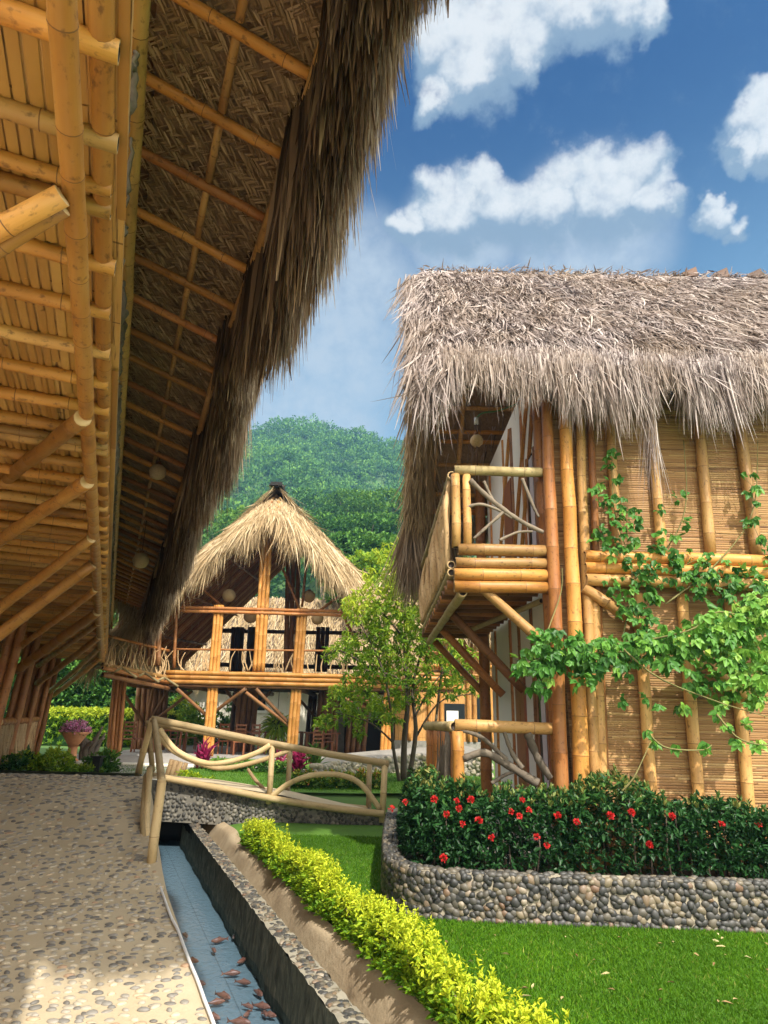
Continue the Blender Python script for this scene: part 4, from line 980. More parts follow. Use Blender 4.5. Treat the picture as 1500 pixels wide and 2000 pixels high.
# back slope edge on the left: bundled leaves in rows, seen from below
for k, y in enumerate(np.arange(9.35, 12.25, .27)):
    n = 420; x = RXL-.12+.50*rng.random(n); yy = y+rng.normal(size=n)*.05; z = np.array([rz(min(a,12.08)) for a in yy])-.06-.16*rng.random(n)
    D = np.stack([-.10+rng.normal(size=n)*.12, .05+rng.normal(size=n)*.12, -np.ones(n)], 1)
    put('rake_bundle', blades(np.stack([x,yy,z],1), D, .42+.3*rng.random(n), .010+.02*rng.random(n), .2, 3, curl=.12, tint=np.clip(rng.normal(.42,.2,n),0,1)), TH_TAN, RH)
n = 3500; x = RXL+.9*rng.random(n)**1.6-.1; y = 12.0+.25*rng.random(n)
put('eave_fringe', blades(np.stack([x,y,5.45+.2*rng.random(n)],1), np.stack([rng.normal(size=n)*.1,.05+rng.normal(size=n)*.1,-np.ones(n)],1), .8+.7*rng.random(n), .010+.02*rng.random(n), .2, 3, curl=.1, tint=np.clip(rng.normal(.42,.2,n),0,1)), TH_LEFT, RH)
fringe(4000, RXL+.6, RXR, 11.95, 12.25, 5.3, 5.6, .5, .9, 'eave_fringe', TH_LEFT, (0,.08))
n = 2600; f = rng.random(n); y = EVY0-.1+(RGY-EVY0+.1)*f; x = RXL-.05+.1*rng.normal(size=n)
put('rake_fringe', blades(np.stack([x,y,np.array([rz(a) for a in y])-.1*rng.random(n)],1), np.stack([-.12+rng.normal(size=n)*.2,-.3+rng.normal(size=n)*.2,-np.ones(n)],1), .35+.35*rng.random(n), .008+.02*rng.random(n), .3, 3, curl=.2), TH_GREY, RH)
slope_thatch(6000, RGY+.1, EVY1, 1, .4, .7, 'back_thatch', TH_GREY, w0=.02, w1=.04, lift=.0, nse=.08)
# ridge tufts
n = 1600; x = RXL+(RXR-RXL)*rng.random(n)
put('ridge_tufts', blades(np.stack([x, RGY+.06*rng.normal(size=n), np.full(n, RGZ)+.03], 1), np.stack([rng.normal(size=n), -.6+rng.normal(size=n)*.5, .12+.2*rng.normal(size=n)], 1), .07+.10*rng.random(n), .010+.02*rng.random(n), .3, 2, curl=.3), TH_GREY, RH)
for u in (1352, 1412, 1478):
    x0 = A(u, 525, RGY)[0]; z0 = RGZ+.09
    Boxes().hexa([(x0-.22,RGY-.10,z0-.10),(x0+.04,RGY-.10,z0-.10),(x0+.04,RGY+.10,z0-.10),(x0-.22,RGY+.10,z0-.10),(x0-.20,RGY-.03,z0+.02),(x0+.06,RGY-.02,z0+.16),(x0+.06,RGY+.02,z0+.16),(x0-.20,RGY+.03,z0+.02)]).build('ridge_cap', DARKB, RH)
# pendant lamp over the balcony with its cable
lp = A(931, 861, 8.6)
gl_ = globe_lamp(lp, .098, 'woven globe lamp hanging over the side balcony on a green cable', .20)
Culms().tube(spline([lp+[-.0,0,.36], lp+[.1,.0,.45], lp+[.35,.0,.50], lp+[.62,0,.62]], 16), .012, 8).build('cable', GREENC, gl_)
Culms().tube([lp+[0,0,-.09], lp+[0,0,-.48]], .011, 6).build('tassel', DARKB, gl_)
Culms().tube([lp+[0,0,.27], lp+[0,0,.37]], .032, 10).build('socket', HOSEM, gl_)
# ================================================================== two-storey open pavilion
PV = empty('pavilion', (-4, 26.5, .3), 'open two-storey bamboo dining pavilion with shaggy thatched gable roof', 'pavilion')
PD = 23.0; GZ = .33
def bundle(name, a, b, r, k, mat, parent, sp=None, node=.5):
    c = Culms(); a = np.asarray(a, float); b = np.asarray(b, float); sp = sp or r*1.9
    for j in range(k):
        o = np.array([(j-(k-1)/2)*sp, -.02*(j%2), 0]); c.culm(a+o, b+o, r, r*.92, node=node, sides=10)
    return c.build(name, mat, parent)
def foot(u, v0, u1, v1, D):
    a = A(u, v0, D); b = A(u1, v1, D); d = b-a; return a+d*((GZ-.03-a[2])/d[2]), b
for (u, v0, u1, v1, D, k, mt) in ((222,1465,246,1195,22.4,4,AMBER),(406,1470,428,1182,PD,3,HONEY),(570,1460,591,1188,PD,3,HONEY),(751,1490,771,1192,PD,3,HONEY)):
    a, b = foot(u, v0, u1, v1, D); bundle('post', a, b, .072, k, mt, PV, .118)
bundle('king_post', A(505,1312,PD-.05), A(523,1035,PD-.05), .075, 3, HONEY, PV)
bundle('queen_post', A(340,1305,PD), A(345,1180,PD), .06, 1, AMBER, PV)
for D, us in ((26.6,(285,307,482,640,700)),(30.8,(470,618,655,805,300))):
    for u in us:
        a, b = foot(u-6, 1460, u+4, 1330, D); bundle('inner_post', a, np.array([b[0], b[1], 2.7]), .11, 4, BROWN if D < 28 else DARKB, PV)
for u, D in ((492,30.8),(626,30.8),(832,30.8),(568,27.0),(460,30.8)):
    a = A(u, 1312, D); b = A(u+5, 1225 if D > 28 else 1085, D); bundle('inner_post', a, b, .11, 3, DARKB if D > 28 else BROWN, PV)
for v in (1314, 1323, 1332):
    a = A(322, v-1, PD-.18); b = A(900, v+12, PD-.18); culm('floor_beam', a, b, .075, HONEY, PV, node=.6)
culm('floor_beam', A(330,1338,PD-.12), A(900,1350,PD-.12), .06, BROWN, PV, node=.6)
zf = A(500,1322,PD)[2]
Boxes().box((-9.6, PD-.1, zf-.05), (1.6, 31.4, zf+.04)).build('floor', BROWN, PV)
for k, y in enumerate(np.linspace(PD+.3, 31, 22)): culm('floor_joist', (-9.4, y, zf-.13), (1.4, y, zf-.13), .07, BROWN, PV, node=.6, sides=8)
for x in np.linspace(-9, 1, 6): culm('floor_bearer', (x, PD, zf-.29), (x, 31.2, zf-.29), .09, BROWN, PV, node=.6, sides=8)
for v in (1186, 1193): culm('top_beam', A(345, v, PD-.1), A(690, v+9, PD-.1), .06, AMBER, PV, node=.6)
for a, b, r in (((340,1268),(1000,1275),.035),): culm('rail', A(*a,PD), A(b[0],b[1],PD), r, AMBER, PV, node=.5)
culm('rail', A(420,1232,31), A(900,1240,31), .09, DARKB, PV); culm('rail', A(330,1228,31), A(480,1232,31), .09, DARKB, PV)
culm('rail', A(420,1298,31), A(900,1308,31), .10, DARKB, PV)
for a, b in (((350,1186),(410,1142)),((440,1190),(372,1130)),((625,1192),(668,1160)),((585,1190),(552,1110)),((600,1085),(590,1185)),((700,1262),(665,1190)),((860,1240),(900,1215)),((380,1150),(352,1188))):
    culm('roof_strut', A(*a,PD+1), A(*b,PD+1), .05, AMBER, PV, node=.5, sides=8)
for (u, v, D, tip) in ((285,1420,26.6,[(330,1345),(240,1352),(375,1350),(300,1340)]),(482,1405,28,[(440,1345),(530,1348),(510,1340),(455,1340)]),(620,1405,29,[(570,1350),(690,1352),(660,1345)]),(406,1400,PD+.4,[(480,1345),(345,1345)]),(575,1425,PD+.4,[(480,1352),(500,1345)]),(755,1400,PD+.4,[(690,1350),(640,1350)])):
    for (u2, v2) in tip: culm('floor_strut', A(u, v, D), A(u2, v2, D-.6), .06, BROWN, PV, node=.5, sides=8)
# twig balustrade
for (ua, ub, n, vt, vb, mt) in ((345,410,9,1268,1310,DRIFTT),(438,500,5,1270,1310,DRIFTT),(530,575,7,1270,1312,DRIFTT),(602,760,12,1274,1316,DRIFTT)):
    c = Culms()
    for q in range(n):
        u = ua+(ub-ua)*random.random(); du = random.uniform(-16,16)
        c.tube(spline([A(u,vb,PD), A(u+du*.6+random.uniform(-6,6),(vb+vt)/2+random.uniform(-8,8),PD), A(u+du,vt+random.uniform(-2,10),PD)], 8), np.linspace(.03,.012,8), 6, .15)
    c.build('twig_balustrade', mt, PV)
# roof
RFY0, RFY1 = 23.2, 31.8
ap = A(541, 953, RFY0); RXc = ap[0]; RZc = ap[2]; SL = 1.07
def prz(x, y=0): return RZc-SL*abs(x-RXc)
EL, ER = RXc-5.4, RXc+5.0
for side, xe in ((-1, EL), (1, ER)):
    def rf(off, xe=xe):
        def fn(u, v): x = RXc+(xe-RXc)*u; return np.stack([x, RFY0+v*(RFY1-RFY0), prz(x)+off], 1)
        return fn
    grid('roof_core', 12, 20, rf(0.), THCORE, PV); grid('roof_lining', 12, 20, rf(-.25), LINING, PV)
    for k, y in enumerate(np.linspace(22.5, 31.5, 34)):
        hood = max(0, 23.3-y)*.9
        culm('rafter', (RXc+(xe-RXc)*.02, y, prz(RXc)-.36-hood), (xe-.1*side*0, y, prz(xe)-.36-hood), .05, AMBER if k % 3 else GOLD, PV, node=.55, sides=8)
    for f in (.3, .55, .8): x = RXc+(xe-RXc)*f; culm('purlin', (x, 22.4, prz(x)-.46-.6), (x, 31.6, prz(x)-.46), .055, BROWN, PV, node=.6, sides=8)
    n = 9000; x = RXc+(xe-RXc)*rng.random(n); y = RFY0-.2+(RFY1-RFY0+.2)*rng.random(n)
    put('roof_thatch', blades(np.stack([x, y, prz(x)+.03+.12*rng.random(n)], 1), np.stack([np.full(n, side*1.)+.2*rng.normal(size=n), .2*rng.normal(size=n)-.05, np.full(n, -SL)+.25*rng.normal(size=n)], 1), .45+.5*rng.random(n), .02+.03*rng.random(n), .2, 2, side=nz(np.array([0,1.,0])+.4*rng.normal(size=(n,3))), curl=.15), TH_TAN, PV)
    n = 1800; x = xe+rng.normal(size=n)*.12; y = 22+(RFY1-22)*rng.random(n)
    put('eave_fringe', blades(np.stack([x, y, prz(xe)+.1+.2*rng.random(n)], 1), np.stack([side*.1+.15*rng.normal(size=n), .15*rng.normal(size=n), -np.ones(n)], 1), .6+.6*rng.random(n), .02+.03*rng.random(n), .1, 3, curl=.12), TH_TAN, PV)
    # hood of leaves over the gable
    n = 13000; f = rng.random(n)**.85; g = rng.random(n); x = RXc+(xe-RXc)*f; y = 22.0+1.25*g; z = RZc-SL*np.sqrt((x-RXc)**2+.75**2)+.28-(23.25-y)*.86+.10*rng.random(n)+.05
    P = np.stack([x, y, z], 1); D = np.stack([side*(.42*np.clip(np.abs(x-RXc)/1.2,.1,1)+.2*rng.normal(size=n)), -.34+.22*rng.normal(size=n), -.95+.15*rng.normal(size=n)], 1)
    L = (.65+.6*rng.random(n))*(.85+.22*np.sin(x*5)); put('gable_hood', blades(P, D, L, .014+.034*rng.random(n)**1.5, .35, 3, curl=.14, tint=np.clip(rng.normal(.62,.22,n),0,1)), TH_TAN, PV)
    def hd(u, v, xe=xe): x = RXc+(xe-RXc)*u; y = 21.95+v*1.5; return np.stack([x, y, RZc-SL*np.sqrt((x-RXc)**2+.75**2)+.24-(23.25-np.minimum(y,23.25))*.9-.05], 1)
    grid('hood_core', 10, 4, hd, THCORE, PV)
n = 90; put('ridge_cap', blades(np.stack([RXc+.12*rng.normal(size=n), 23+8*rng.random(n)**2, np.full(n, RZc+.05)], 1), rng.normal(size=(n,3))*[1,.6,.1], .12+.15*rng.random(n), .04, .3, 2), TH_DARK, PV)
Boxes().box((RXc-.22, 22.95, RZc+.02), (RXc+.22, 31, RZc+.16)).build('ridge_cap', NEARBLACK, PV)
for (u, v, r, D, lb) in ((447,1163,14,24.2,'pale globe lamp under the pavilion roof, left of the tall middle post'),(604,1165,13,25,'pale globe lamp under the pavilion roof, right of the tall middle post, upper of two'),(620,1208,13,24,'shaded globe lamp low on the right under the pavilion roof, lower of two'),(490,1203,15,26,'dim wide globe lamp deep under the pavilion roof, below the pale left one')):
    globe_lamp(A(u, v, D), r/1322*D, lb, 1.2)
# bridge walk between the long house and the pavilion
VW = empty('walk_gallery', A(260,1330,21), 'narrow upper bamboo gallery joining the long house to the pavilion', 'gallery')
for (v0, v1, r, nm, mt) in ((1297,1325,.075,'edge_beam',GOLD),(1304,1333,.07,'edge_beam',AMBER),(1240,1271,.045,'handrail',AMBER),(1318,1345,.07,'bearer',BROWN)):
    culm(nm, A(200,v0,20.3), A(330,v1,PD-.1), r, mt, VW, node=.5)
Boxes().hexa([A(200,1300,20.3), A(330,1328,PD-.1), A(330,1328,PD-.1)+[-.4,1.3,0], A(200,1300,20.3)+[-.8,1.3,0]]+[q+np.array([0,0,.06]) for q in (A(200,1300,20.3), A(330,1328,PD-.1), A(330,1328,PD-.1)+[-.4,1.3,0], A(200,1300,20.3)+[-.8,1.3,0])]).build('deck', BROWN, VW)
for f in np.linspace(.1,.95,7):
    b = A(200+130*f, 1300+28*f, 20.3+2.6*f); culm('joist_end', b+[0,-.2,.02], b+[0,1.2,.02], .05, GOLD, VW)
for f in (.15,.5,.8): 
    b = A(200+130*f, 1318+27*f, 20.3+2.6*f); culm('truss_strut', b+[-.25,0,.0], b+[.25,0,.28], .035, GREYB, VW); culm('truss_strut', b+[.25,0.03,.28], b+[.75,0.03,.0], .035, GREYB, VW)
c = Culms()
for q in range(34):
    f = random.random(); u = 205+125*f; D = 20.3+2.6*f; vb = 1297+28*f; vt = 1242+30*f
    c.tube(spline([A(u,vb,D), A(u+random.uniform(-12,12),(vb+vt)/2,D), A(u+random.uniform(-16,16),vt+random.uniform(-6,12),D)], 8), np.linspace(.03,.012,8), 6, .2)
c.build('driftwood_balustrade', DRIFTT, VW)
for u in (245, 300): bundle('post', A(u,1300,22.4), A(u+4,1180,22.4), .085, 3, BROWN, VW)
# dining chairs and tables on the ground floor
def make_chair(p, ang):
    t = empty('dining_chair', p, 'x', 'chair', 'dining chairs under the pavilion'); t.rotation_euler = (0,0,0)
    bx = lambda a, b: Boxes().box(np.array(a)+p, np.array(b)+p)
    bx((-.21,-.21,.42),(.21,.21,.46)).build('seat', REDWOOD, t)
    for x in (-.19,.15):
        bx((x,-.2,0),(x+.04,-.16,.42)).build('leg', REDWOOD, t); bx((x,.17,0),(x+.04,.21,1.05)).build('leg', REDWOOD, t)
    b = bx((-.15,.18,.55),(.15,.20,.60)); [b.box(np.array((-.15,.18,z))+p, np.array((.15,.20,z+.07))+p) for z in (.68,.82,.96)]; b.build('backrest', REDWOOD, t)
    t.rotation_euler = (0,0,ang); return t
def copy_tree(o, parent=None):
    c = o.copy(); COL.objects.link(c); c.parent = parent
    for ch in o.children: copy_tree(ch, c)
    return c
chairs = [(248,24.5,.3,'dark dining chair beside the wide left pavilion post'),(272,24.9,2.2,'dark dining chair second from the wide left pavilion post'),(300,24.3,-.6,'dark dining chair just left of the bridge corner post'),(345,25.6,1.0,'dark dining chair behind the hanging curve of the bridge rail, leftmost there'),
          (440,24.6,3.0,'reddish dining chair right of the magenta plant by the pavilion post'),(468,24.2,.1,'reddish dining chair turned to show its slatted back, middle of the pavilion'),(505,25.0,2.6,'reddish dining chair left of the hanging fern'),(548,25.6,.4,'reddish dining chair under the hanging fern'),(372,27.4,2.0,'dark dining chair deep inside, behind the left front post'),(640,26.2,.2,'reddish dining chair at the table right of the middle post'),(655,27.5,2.8,'reddish dining chair behind the right table'),(620,25.2,3.3,'reddish dining chair close beside the middle front post')]
proto = None
for (u, D, ang, lb) in chairs:
    p = A(u, 1450, D); p[2] = GZ+.02
    if proto is None: o = proto = make_chair(p, ang)
    else: o = copy_tree(proto); o.location = [float(x) for x in p]
    o.rotation_euler = (0,0,ang); o['label'] = lb
tproto = None
for (u, D, lb) in ((326,25.2,'dark wooden dining table at the left of the pavilion'),(490,25.9,'long wooden dining table at the middle of the pavilion'),(630,26.9,'wooden dining table right of the middle front post'),(560,27.6,'wooden dining table deep behind the hanging fern')):
    p = A(u, 1450, D); p[2] = GZ+.02
    if tproto is None:
        tproto = o = empty('dining_table', p, lb, 'table', 'dining tables under the pavilion')
        Boxes().box(p+[-.7,-.45,.72], p+[.7,.45,.77]).build('tabletop', REDWOOD, o)
        for x in (-.62,.55):
            for y in (-.38,.31): Boxes().box(p+[x,y,0], p+[x+.07,y+.07,.72]).build('leg', REDWOOD, o)
    else: o = copy_tree(tproto); o.location = [float(x) for x in p]; o['label'] = lb
tag(Boxes().box((-9.5, PD-.2, .0), (1.4, 31.4, GZ+.015)).build('terrace', GREYPATH), kind='structure')

# ================================================================== buildings behind
def back_house(name, label, x0, x1, y0, y1, zw, zr, wall, thatch, parts=None):
    t = empty(name, ((x0+x1)/2, (y0+y1)/2, .3), label, 'house')
    Boxes().box((x0,y0,.2),(x1,y1,zw)).build('wall', wall, t, muv=muv_xz)
    def fn(s):
        return lambda u, v: np.stack([x0-.8+u*(x1-x0+1.6), (y0-.9)*(1-v)+((y0+y1)/2)*v if s < 0 else (y1+.9)*(1-v)+((y0+y1)/2)*v, zw-.15+(zr-zw)*v], 1)
    for s in (-1, 1):
        grid('roof', 10, 10, fn(s), THCORE, t)
    n = 7000; v = rng.random(n); x = x0-.8+(x1-x0+1.6)*rng.random(n); y = (y0-.9)*(1-v)+((y0+y1)/2)*v
    put('thatch', blades(np.stack([x,y,zw-.1+(zr-zw)*v+.1*rng.random(n)],1), np.stack([.2*rng.normal(size=n), -np.ones(n)*.7, -np.ones(n)*.8+.2*rng.normal(size=n)],1), .5+.5*rng.random(n), .03+.04*rng.random(n), .2, 2, side=nz(np.array([1.,0,0])+.4*rng.normal(size=(n,3)))), thatch, t)
    return t
t = back_house('garden_house', 'cream walled house with pale thatch seen through the pavilion', -13, 1.5, 37, 44, 3.6, 9.0, CREAM, TH_TAN)
for u0, u1 in ((488,517),):
    w_ = Boxes().box((A(u0,1385,36.95)[0],36.93,2.0),(A(u1,1385,36.95)[0],36.99,3.0)).build('window', GLASS, t)
    Boxes().box((A(u0-4,1385,36.9)[0],36.88,1.88),(A(u1+4,1385,36.9)[0],36.95,1.99)).build('sill', WHITEW, w_)
bd = 26.5
xl, xr = A(772,1400,bd)[0], A(1010,1400,bd)[0]
OR = empty('orange_bamboo_house', ((xl+xr)/2, bd+2, .3), 'house wall of orange split bamboo behind the young tree', 'house')
Boxes().box((xl, bd, .9), (xr, bd+5, 5.4)).build('wall', MATWALLW, OR, muv=lambda V: np.stack([V[:,2], V[:,0], 0*V[:,0]], 1))
Boxes().box((xl-.05, bd-.06, .2), (xr, bd+5, .9)).build('plinth', ROCK, OR)
w_ = Boxes().box((A(868,1400,bd)[0], bd-.03, A(868,1428,bd)[2]), (A(908,1400,bd)[0], bd+.02, A(868,1374,bd)[2])).build('window', GLASS, OR)
Boxes().box((A(872,1400,bd)[0], bd-.05, A(868,1426,bd)[2]), (A(895,1400,bd)[0], bd-.032, A(868,1388,bd)[2])).build('blind', WHITEW, w_)
Boxes().box((A(932,1400,bd)[0], bd-.03, .9), (A(953,1400,bd)[0], bd+.02, A(940,1362,bd)[2])).build('door', GLASS, OR)
for u in (800, 838, 862, 914, 926, 958): culm('stud', (A(u,1400,bd)[0], bd-.06, .9), (A(u,1400,bd)[0], bd-.06, 5.3), .07, HONEY, OR, node=.5)
for v in (1300, 1318): culm('rail', (xl, bd-.16, A(850,v,bd)[2]), (xr, bd-.16, A(850,v,bd)[2]), .07, HONEY, OR, node=.5)
n = 5000; v = rng.random(n); x = xl-.6+(xr-xl+1.2)*rng.random(n)
grid('roof', 6, 6, lambda u, v: np.stack([xl-.6+u*(xr-xl+1.2), bd-.9+v*3.4, 5.1+v*3.2], 1), THCORE, OR)
put('thatch', blades(np.stack([x, bd-.9+v*3.4, 5.15+v*3.2], 1), np.stack([.2*rng.normal(size=n), -.7*np.ones(n), -.8*np.ones(n)], 1), .5+.5*rng.random(n), .03+.04*rng.random(n), .2, 2), TH_TAN, OR)
# stone oven with a black mouth under the pavilion's right bay
ox0, ox1 = A(672,1430,27)[0], A(752,1430,27)[0]
SO = empty('stone_oven', ((ox0+ox1)/2, 28, .3), 'grey stone oven with a wide black mouth at the right of the pavilion', 'oven')
zt, zl, zb = A(700,1390,27)[2], A(700,1405,27)[2], GZ+.05
Boxes().box((ox0-.2, 27, zl), (ox1+.2, 28.5, zt)).box((ox0-.3, 27, GZ), (ox0, 28.5, zl)).box((ox1, 27, GZ), (ox1+.3, 28.5, zl)).build('surround', ROCK, SO)
Boxes().box((ox0, 27.25, GZ), (ox1, 28.45, zl-.01)).build('mouth', NEARBLACK, SO)
# low stone terrace wall
def terr(u, v):
    x = -1.6+u*4.4; y = 16.3+1.6*np.sin(u*2.6)*1.0; return np.stack([x, y+.0*v, .25+v*(.30+.35*u)], 1)
TW = empty('terrace_wall', (.6, 17.3, .3), 'low grey stone terrace wall behind the right end of the bridge', 'wall')
grid('wall', 30, 4, terr, ROCK, TW)
grid('top', 30, 4, lambda u, v: np.stack([-1.6+u*4.4, 16.3+1.6*np.sin(u*2.6)+v*5, .55+.35*u+0*v], 1), ROCK, TW)
n = 500; uu = rng.random(n); vv = rng.random(n); P = terr(uu, vv)
put('face_stones', pebbles(P, np.tile([1.,0,0],(n,1)), np.tile([0,0,1.],(n,1)), np.tile([0,-1.,0],(n,1)), .06+.05*rng.random(n), .05+.03*rng.random(n), .03+.02*rng.random(n), .3+.6*rng.random(n)), PEBBLE, TW, smooth=True)
tag(log('lawn_edging', [(-8,18.2,.36),(-5,18.0,.36),(-2.2,17.6,.37),(-1.6,16.4,.37)], .06, CREAM, None, 30), 'pale kerb line edging the lawn behind the bridge', 'kerb')
# ================================================================== planting
def clump(P, n, L, Wd, up=.5, out=None, spread=1., tint=None, fold=.25, droop=.2):
    """n leaves around every point of P"""
    Q = np.repeat(P, n, 0); k = len(Q); D = rdir(k)*spread+UP*up
    if out is not None: D = D+np.repeat(out, n, 0)
    N = nz(UP+.7*rdir(k)); t = rng.random(k) if tint is None else np.clip(np.repeat(tint, n)+.18*rng.normal(size=k), 0, 1)
    Ls = L*(.65+.6*rng.random(k)); return leaves(Q+.25*L*rdir(k), D, N, Ls, Ls*Wd, fold, t, droop)
# -- ixora hedge inside the planter
HX = empty('ixora_hedge', (2.5, 6.8, .3), 'dark green flowering hedge with red flower heads filling the stone planter', 'hedge')
def hedge_pts(n):
    l = rng.uniform(PLL*.10, PLL*.99, n); p, T_, N_ = pl_at(l); N_ = N_*NS
    d = .20+(.72*rng.random(n)**.8); q = p-N_*d[:,None]
    h = (.98+.10*np.sin(l*2.3)+.07*np.sin(l*6.1+1))-.10*(p[:,1] > 7.5)
    f = d-.2; top = h*(1-.55*np.clip((.16-f)/.16, 0, 1)**2)
    z = .31+(top-.31)*rng.random(n)**.75
    surf = np.where((z > top-.12) | (f < .16), 1., .25)
    P = np.stack([q[:,0], q[:,1], z], 1); k = (q[:,1] < 7.06) | (q[:,0] < .78)
    k &= ~((q[:,0] > .66) & (q[:,1] > 7.06)); return P[k], (z/1.05)[k], N_[k], surf[k]
P, hgt, N_, surf = hedge_pts(9500)
out = np.stack([N_[:,0], N_[:,1], 0*hgt], 1)*.5
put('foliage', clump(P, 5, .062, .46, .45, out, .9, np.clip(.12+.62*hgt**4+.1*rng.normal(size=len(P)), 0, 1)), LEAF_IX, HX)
c = Culms()
for k in range(150):
    i = rng.integers(len(P)); p = P[i]; c.tube([np.array([p[0]+.05*random.uniform(-1,1), p[1], .27]), (p+np.array([p[0],p[1],.3]))/2+.03*rng.normal(size=3), p], [.010,.008,.005], 5)
c.build('stems', BARK, HX)
# young upright shoots along the top
k = rng.choice(np.where(hgt > .8)[0], 260); put('shoots', clump(P[k]+UP*.05, 7, .055, .40, 1.2, None, .7, np.full(260, .9)), LEAF_IX, HX)
FLW = [(792,1567),(848,1562),(892,1565),(920,1563),(872,1591),(896,1580),(903,1610),(935,1603),(1020,1563),(998,1586),(1033,1583),(1014,1594),(1089,1594),(960,1636),(1048,1635),(1068,1651),(866,1676),(1192,1594),(1233,1588),(1268,1650),(1312,1595),(1409,1610),(1481,1611),(765,1580),(1126,1606)]
for i, (u, v) in enumerate(FLW):
    D = 6.36 if u > 860 else 6.5
    if v < 1575 and u > 850: D = 6.42
    p = A(u, v, D); n = random.choice((34,55,80)); d = rdir(n); d = d*np.sign((d@np.array([0,-.8,.6])))[:,None]
    V, Fc, t = leaves(p+d*(.012+n*.00012)*rng.random((n,1))**.4, d, rdir(n), .022, .014, .1)
    put('flower_head', (V, Fc, t), PET_RED, HX)
# -- yellow-green clipped row along the ditch
YH = empty('yellow_hedge', W(6.5, 2.3, 0), 'bright yellow-green low hedge running along the dry ditch', 'hedge')
n = 3400; s = 2.9+6.6*rng.random(n)**1.05; a = rng.random(n)*PI; rr = rng.random(n)**.4
hh = .215+.035*np.sin(s*3.1)+.04*np.sin(s*7.7+2); hw = .135+.025*np.sin(s*4.3)
t = 2.045+np.cos(a)*rr*hw; z = .02+np.sin(a)*rr*hh
P = SV*s[:,None]+TV*t[:,None]; P[:,2] = z
out = TV*(np.cos(a)*.7)[:,None]+UP*.2
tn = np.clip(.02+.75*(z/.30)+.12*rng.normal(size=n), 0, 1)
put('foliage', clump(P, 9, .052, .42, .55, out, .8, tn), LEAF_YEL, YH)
n = 420; s = 2.9+6.6*rng.random(n); t = 2.045+rng.normal(size=n)*.075; P = SV*s[:,None]+TV*t[:,None]; P[:,2] = .20+.05*rng.random(n)+.04*np.sin(s*3.1)
sh = []
for j in range(6): sh.append(clump(P+UP*(.02*j)+(rng.normal(size=(n,3))*.004), 3, .045*(1-.08*j), .42, .5, None, .9, np.full(n, .8+.03*j)))
put('shoots', sh, LEAF_YEL, YH)
c = Culms()
for k in range(120):
    s = 3.1+6.7*random.random(); c.tube([W(s, 2.045+random.uniform(-.05,.05), -.02), W(s+random.uniform(-.06,.06), 2.045+random.uniform(-.1,.1), .19)], [.009,.005], 5)
c.build('stems', BARK, YH)
# -- generic bush
def bush(name, label, cat, c, r, n, leafL, mat, group=None, wd=.45, up=.4, tintup=.6, lumps=None, per=5):
    c = np.asarray(c, float); r = np.asarray(r, float); t = empty(name, c-UP*r[2]*.0, label, cat, group)
    d = rdir(n); d[:,2] = np.abs(d[:,2])*1.0; rad = rng.random(n)**.35
    k = 1+.18*np.sin(d[:,0]*5+c[0])+.15*np.sin(d[:,1]*6+d[:,2]*4)
    P = c+d*r*(rad*k)[:,None]; P[:,2] = np.maximum(P[:,2], c[2]+.02)
    put('foliage', clump(P, per, leafL, wd, up, d*.6, .8, np.clip(.1+tintup*(P[:,2]-c[2])/r[2]+.15*rng.normal(size=n), 0, 1)), mat, t)
    cc = Culms()
    for j in range(5): cc.tube([c-UP*.06+.04*rng.normal(size=3)*[1,1,0], c+r*[.4,.4,.5]*rng.normal(size=3)*[1,1,.2]+UP*r[2]*.5], [.02,.008], 5)
    cc.build('stems', BARK, t); return t
def gp(u, v, D, z=None):
    p = A(u, v, D); p[2] = GZ if z is None else z; return p
for (u, D, r, lb) in ((588,13.6,.30,'green and orange clipped shrub behind the bridge arch, leftmost of its row'),(624,13.6,.30,'orange-topped clipped shrub behind the bridge arch, second of its row'),(660,13.7,.30,'green clipped shrub behind the middle of the bridge arch'),(696,13.7,.32,'green clipped shrub behind the right foot of the bridge arch'),(730,13.8,.30,'rust and green shrub behind the end post of the bridge')):
    bush('croton_shrub', lb, 'shrub', gp(u,1570,D,.30), (r,.25,.33), 190, .07, LEAF_MIX, 'shrub row behind the bridge')
bush('yellow_shrub', 'low bright yellow shrub at the left foot of the bridge railing', 'shrub', gp(372,1520,13.8), (.45,.3,.22), 260, .055, LEAF_YEL)
bush('yellow_shrub', 'tiny yellow shrub on the lawn right of the low bright one', 'shrub', gp(392,1530,13.4), (.22,.2,.12), 110, .05, LEAF_YEL)
for (u, D, lb) in ((432,17.2,'dark leafy edging plant under the hanging curve of the bridge rail'),(480,17.3,'dark leafy edging plant left of the middle bridge post'),(525,17.2,'dark leafy edging plant behind the middle bridge post'),(560,17.0,'dark leafy edging plant right of the middle bridge post')):
    bush('edging_plant', lb, 'plant', gp(u,1500,D), (.38,.3,.25), 150, .08, LEAF_MID, 'edging plants before the pavilion')
bush('hedge_bush', 'leafy green and yellow hedge bush at the left end of the cobbled crest', 'shrub', gp(88,1500,13.6,.42), (.70,.45,.50), 620, .075, LEAF_TREE)
bush('dark_bush', 'dark leafed bush with red tips beside the leftmost post', 'shrub', gp(38,1500,13.5,.42), (.33,.35,.42), 220, .09, LEAF_IX)
bush('garden_bush', 'bright green round bush seen behind the left front pavilion post', 'shrub', gp(365,1450,32), (1.1,1,2.2), 420, .20, LEAF_TREE)
bush('garden_bush', 'pale green bush seen between the two middle pavilion posts', 'shrub', gp(432,1450,33), (.9,.8,1.7), 300, .18, LEAF_MID)
bush('garden_bush', 'dark green bush behind the wide left pavilion post', 'shrub', gp(258,1450,33), (1.6,1,2.3), 420, .2, LEAF_FOR)
bush('path_fern', 'small fern beside the black path light', 'plant', gp(203,1490,16.0), (.35,.3,.45), 140, .16, LEAF_MID, None, .25)
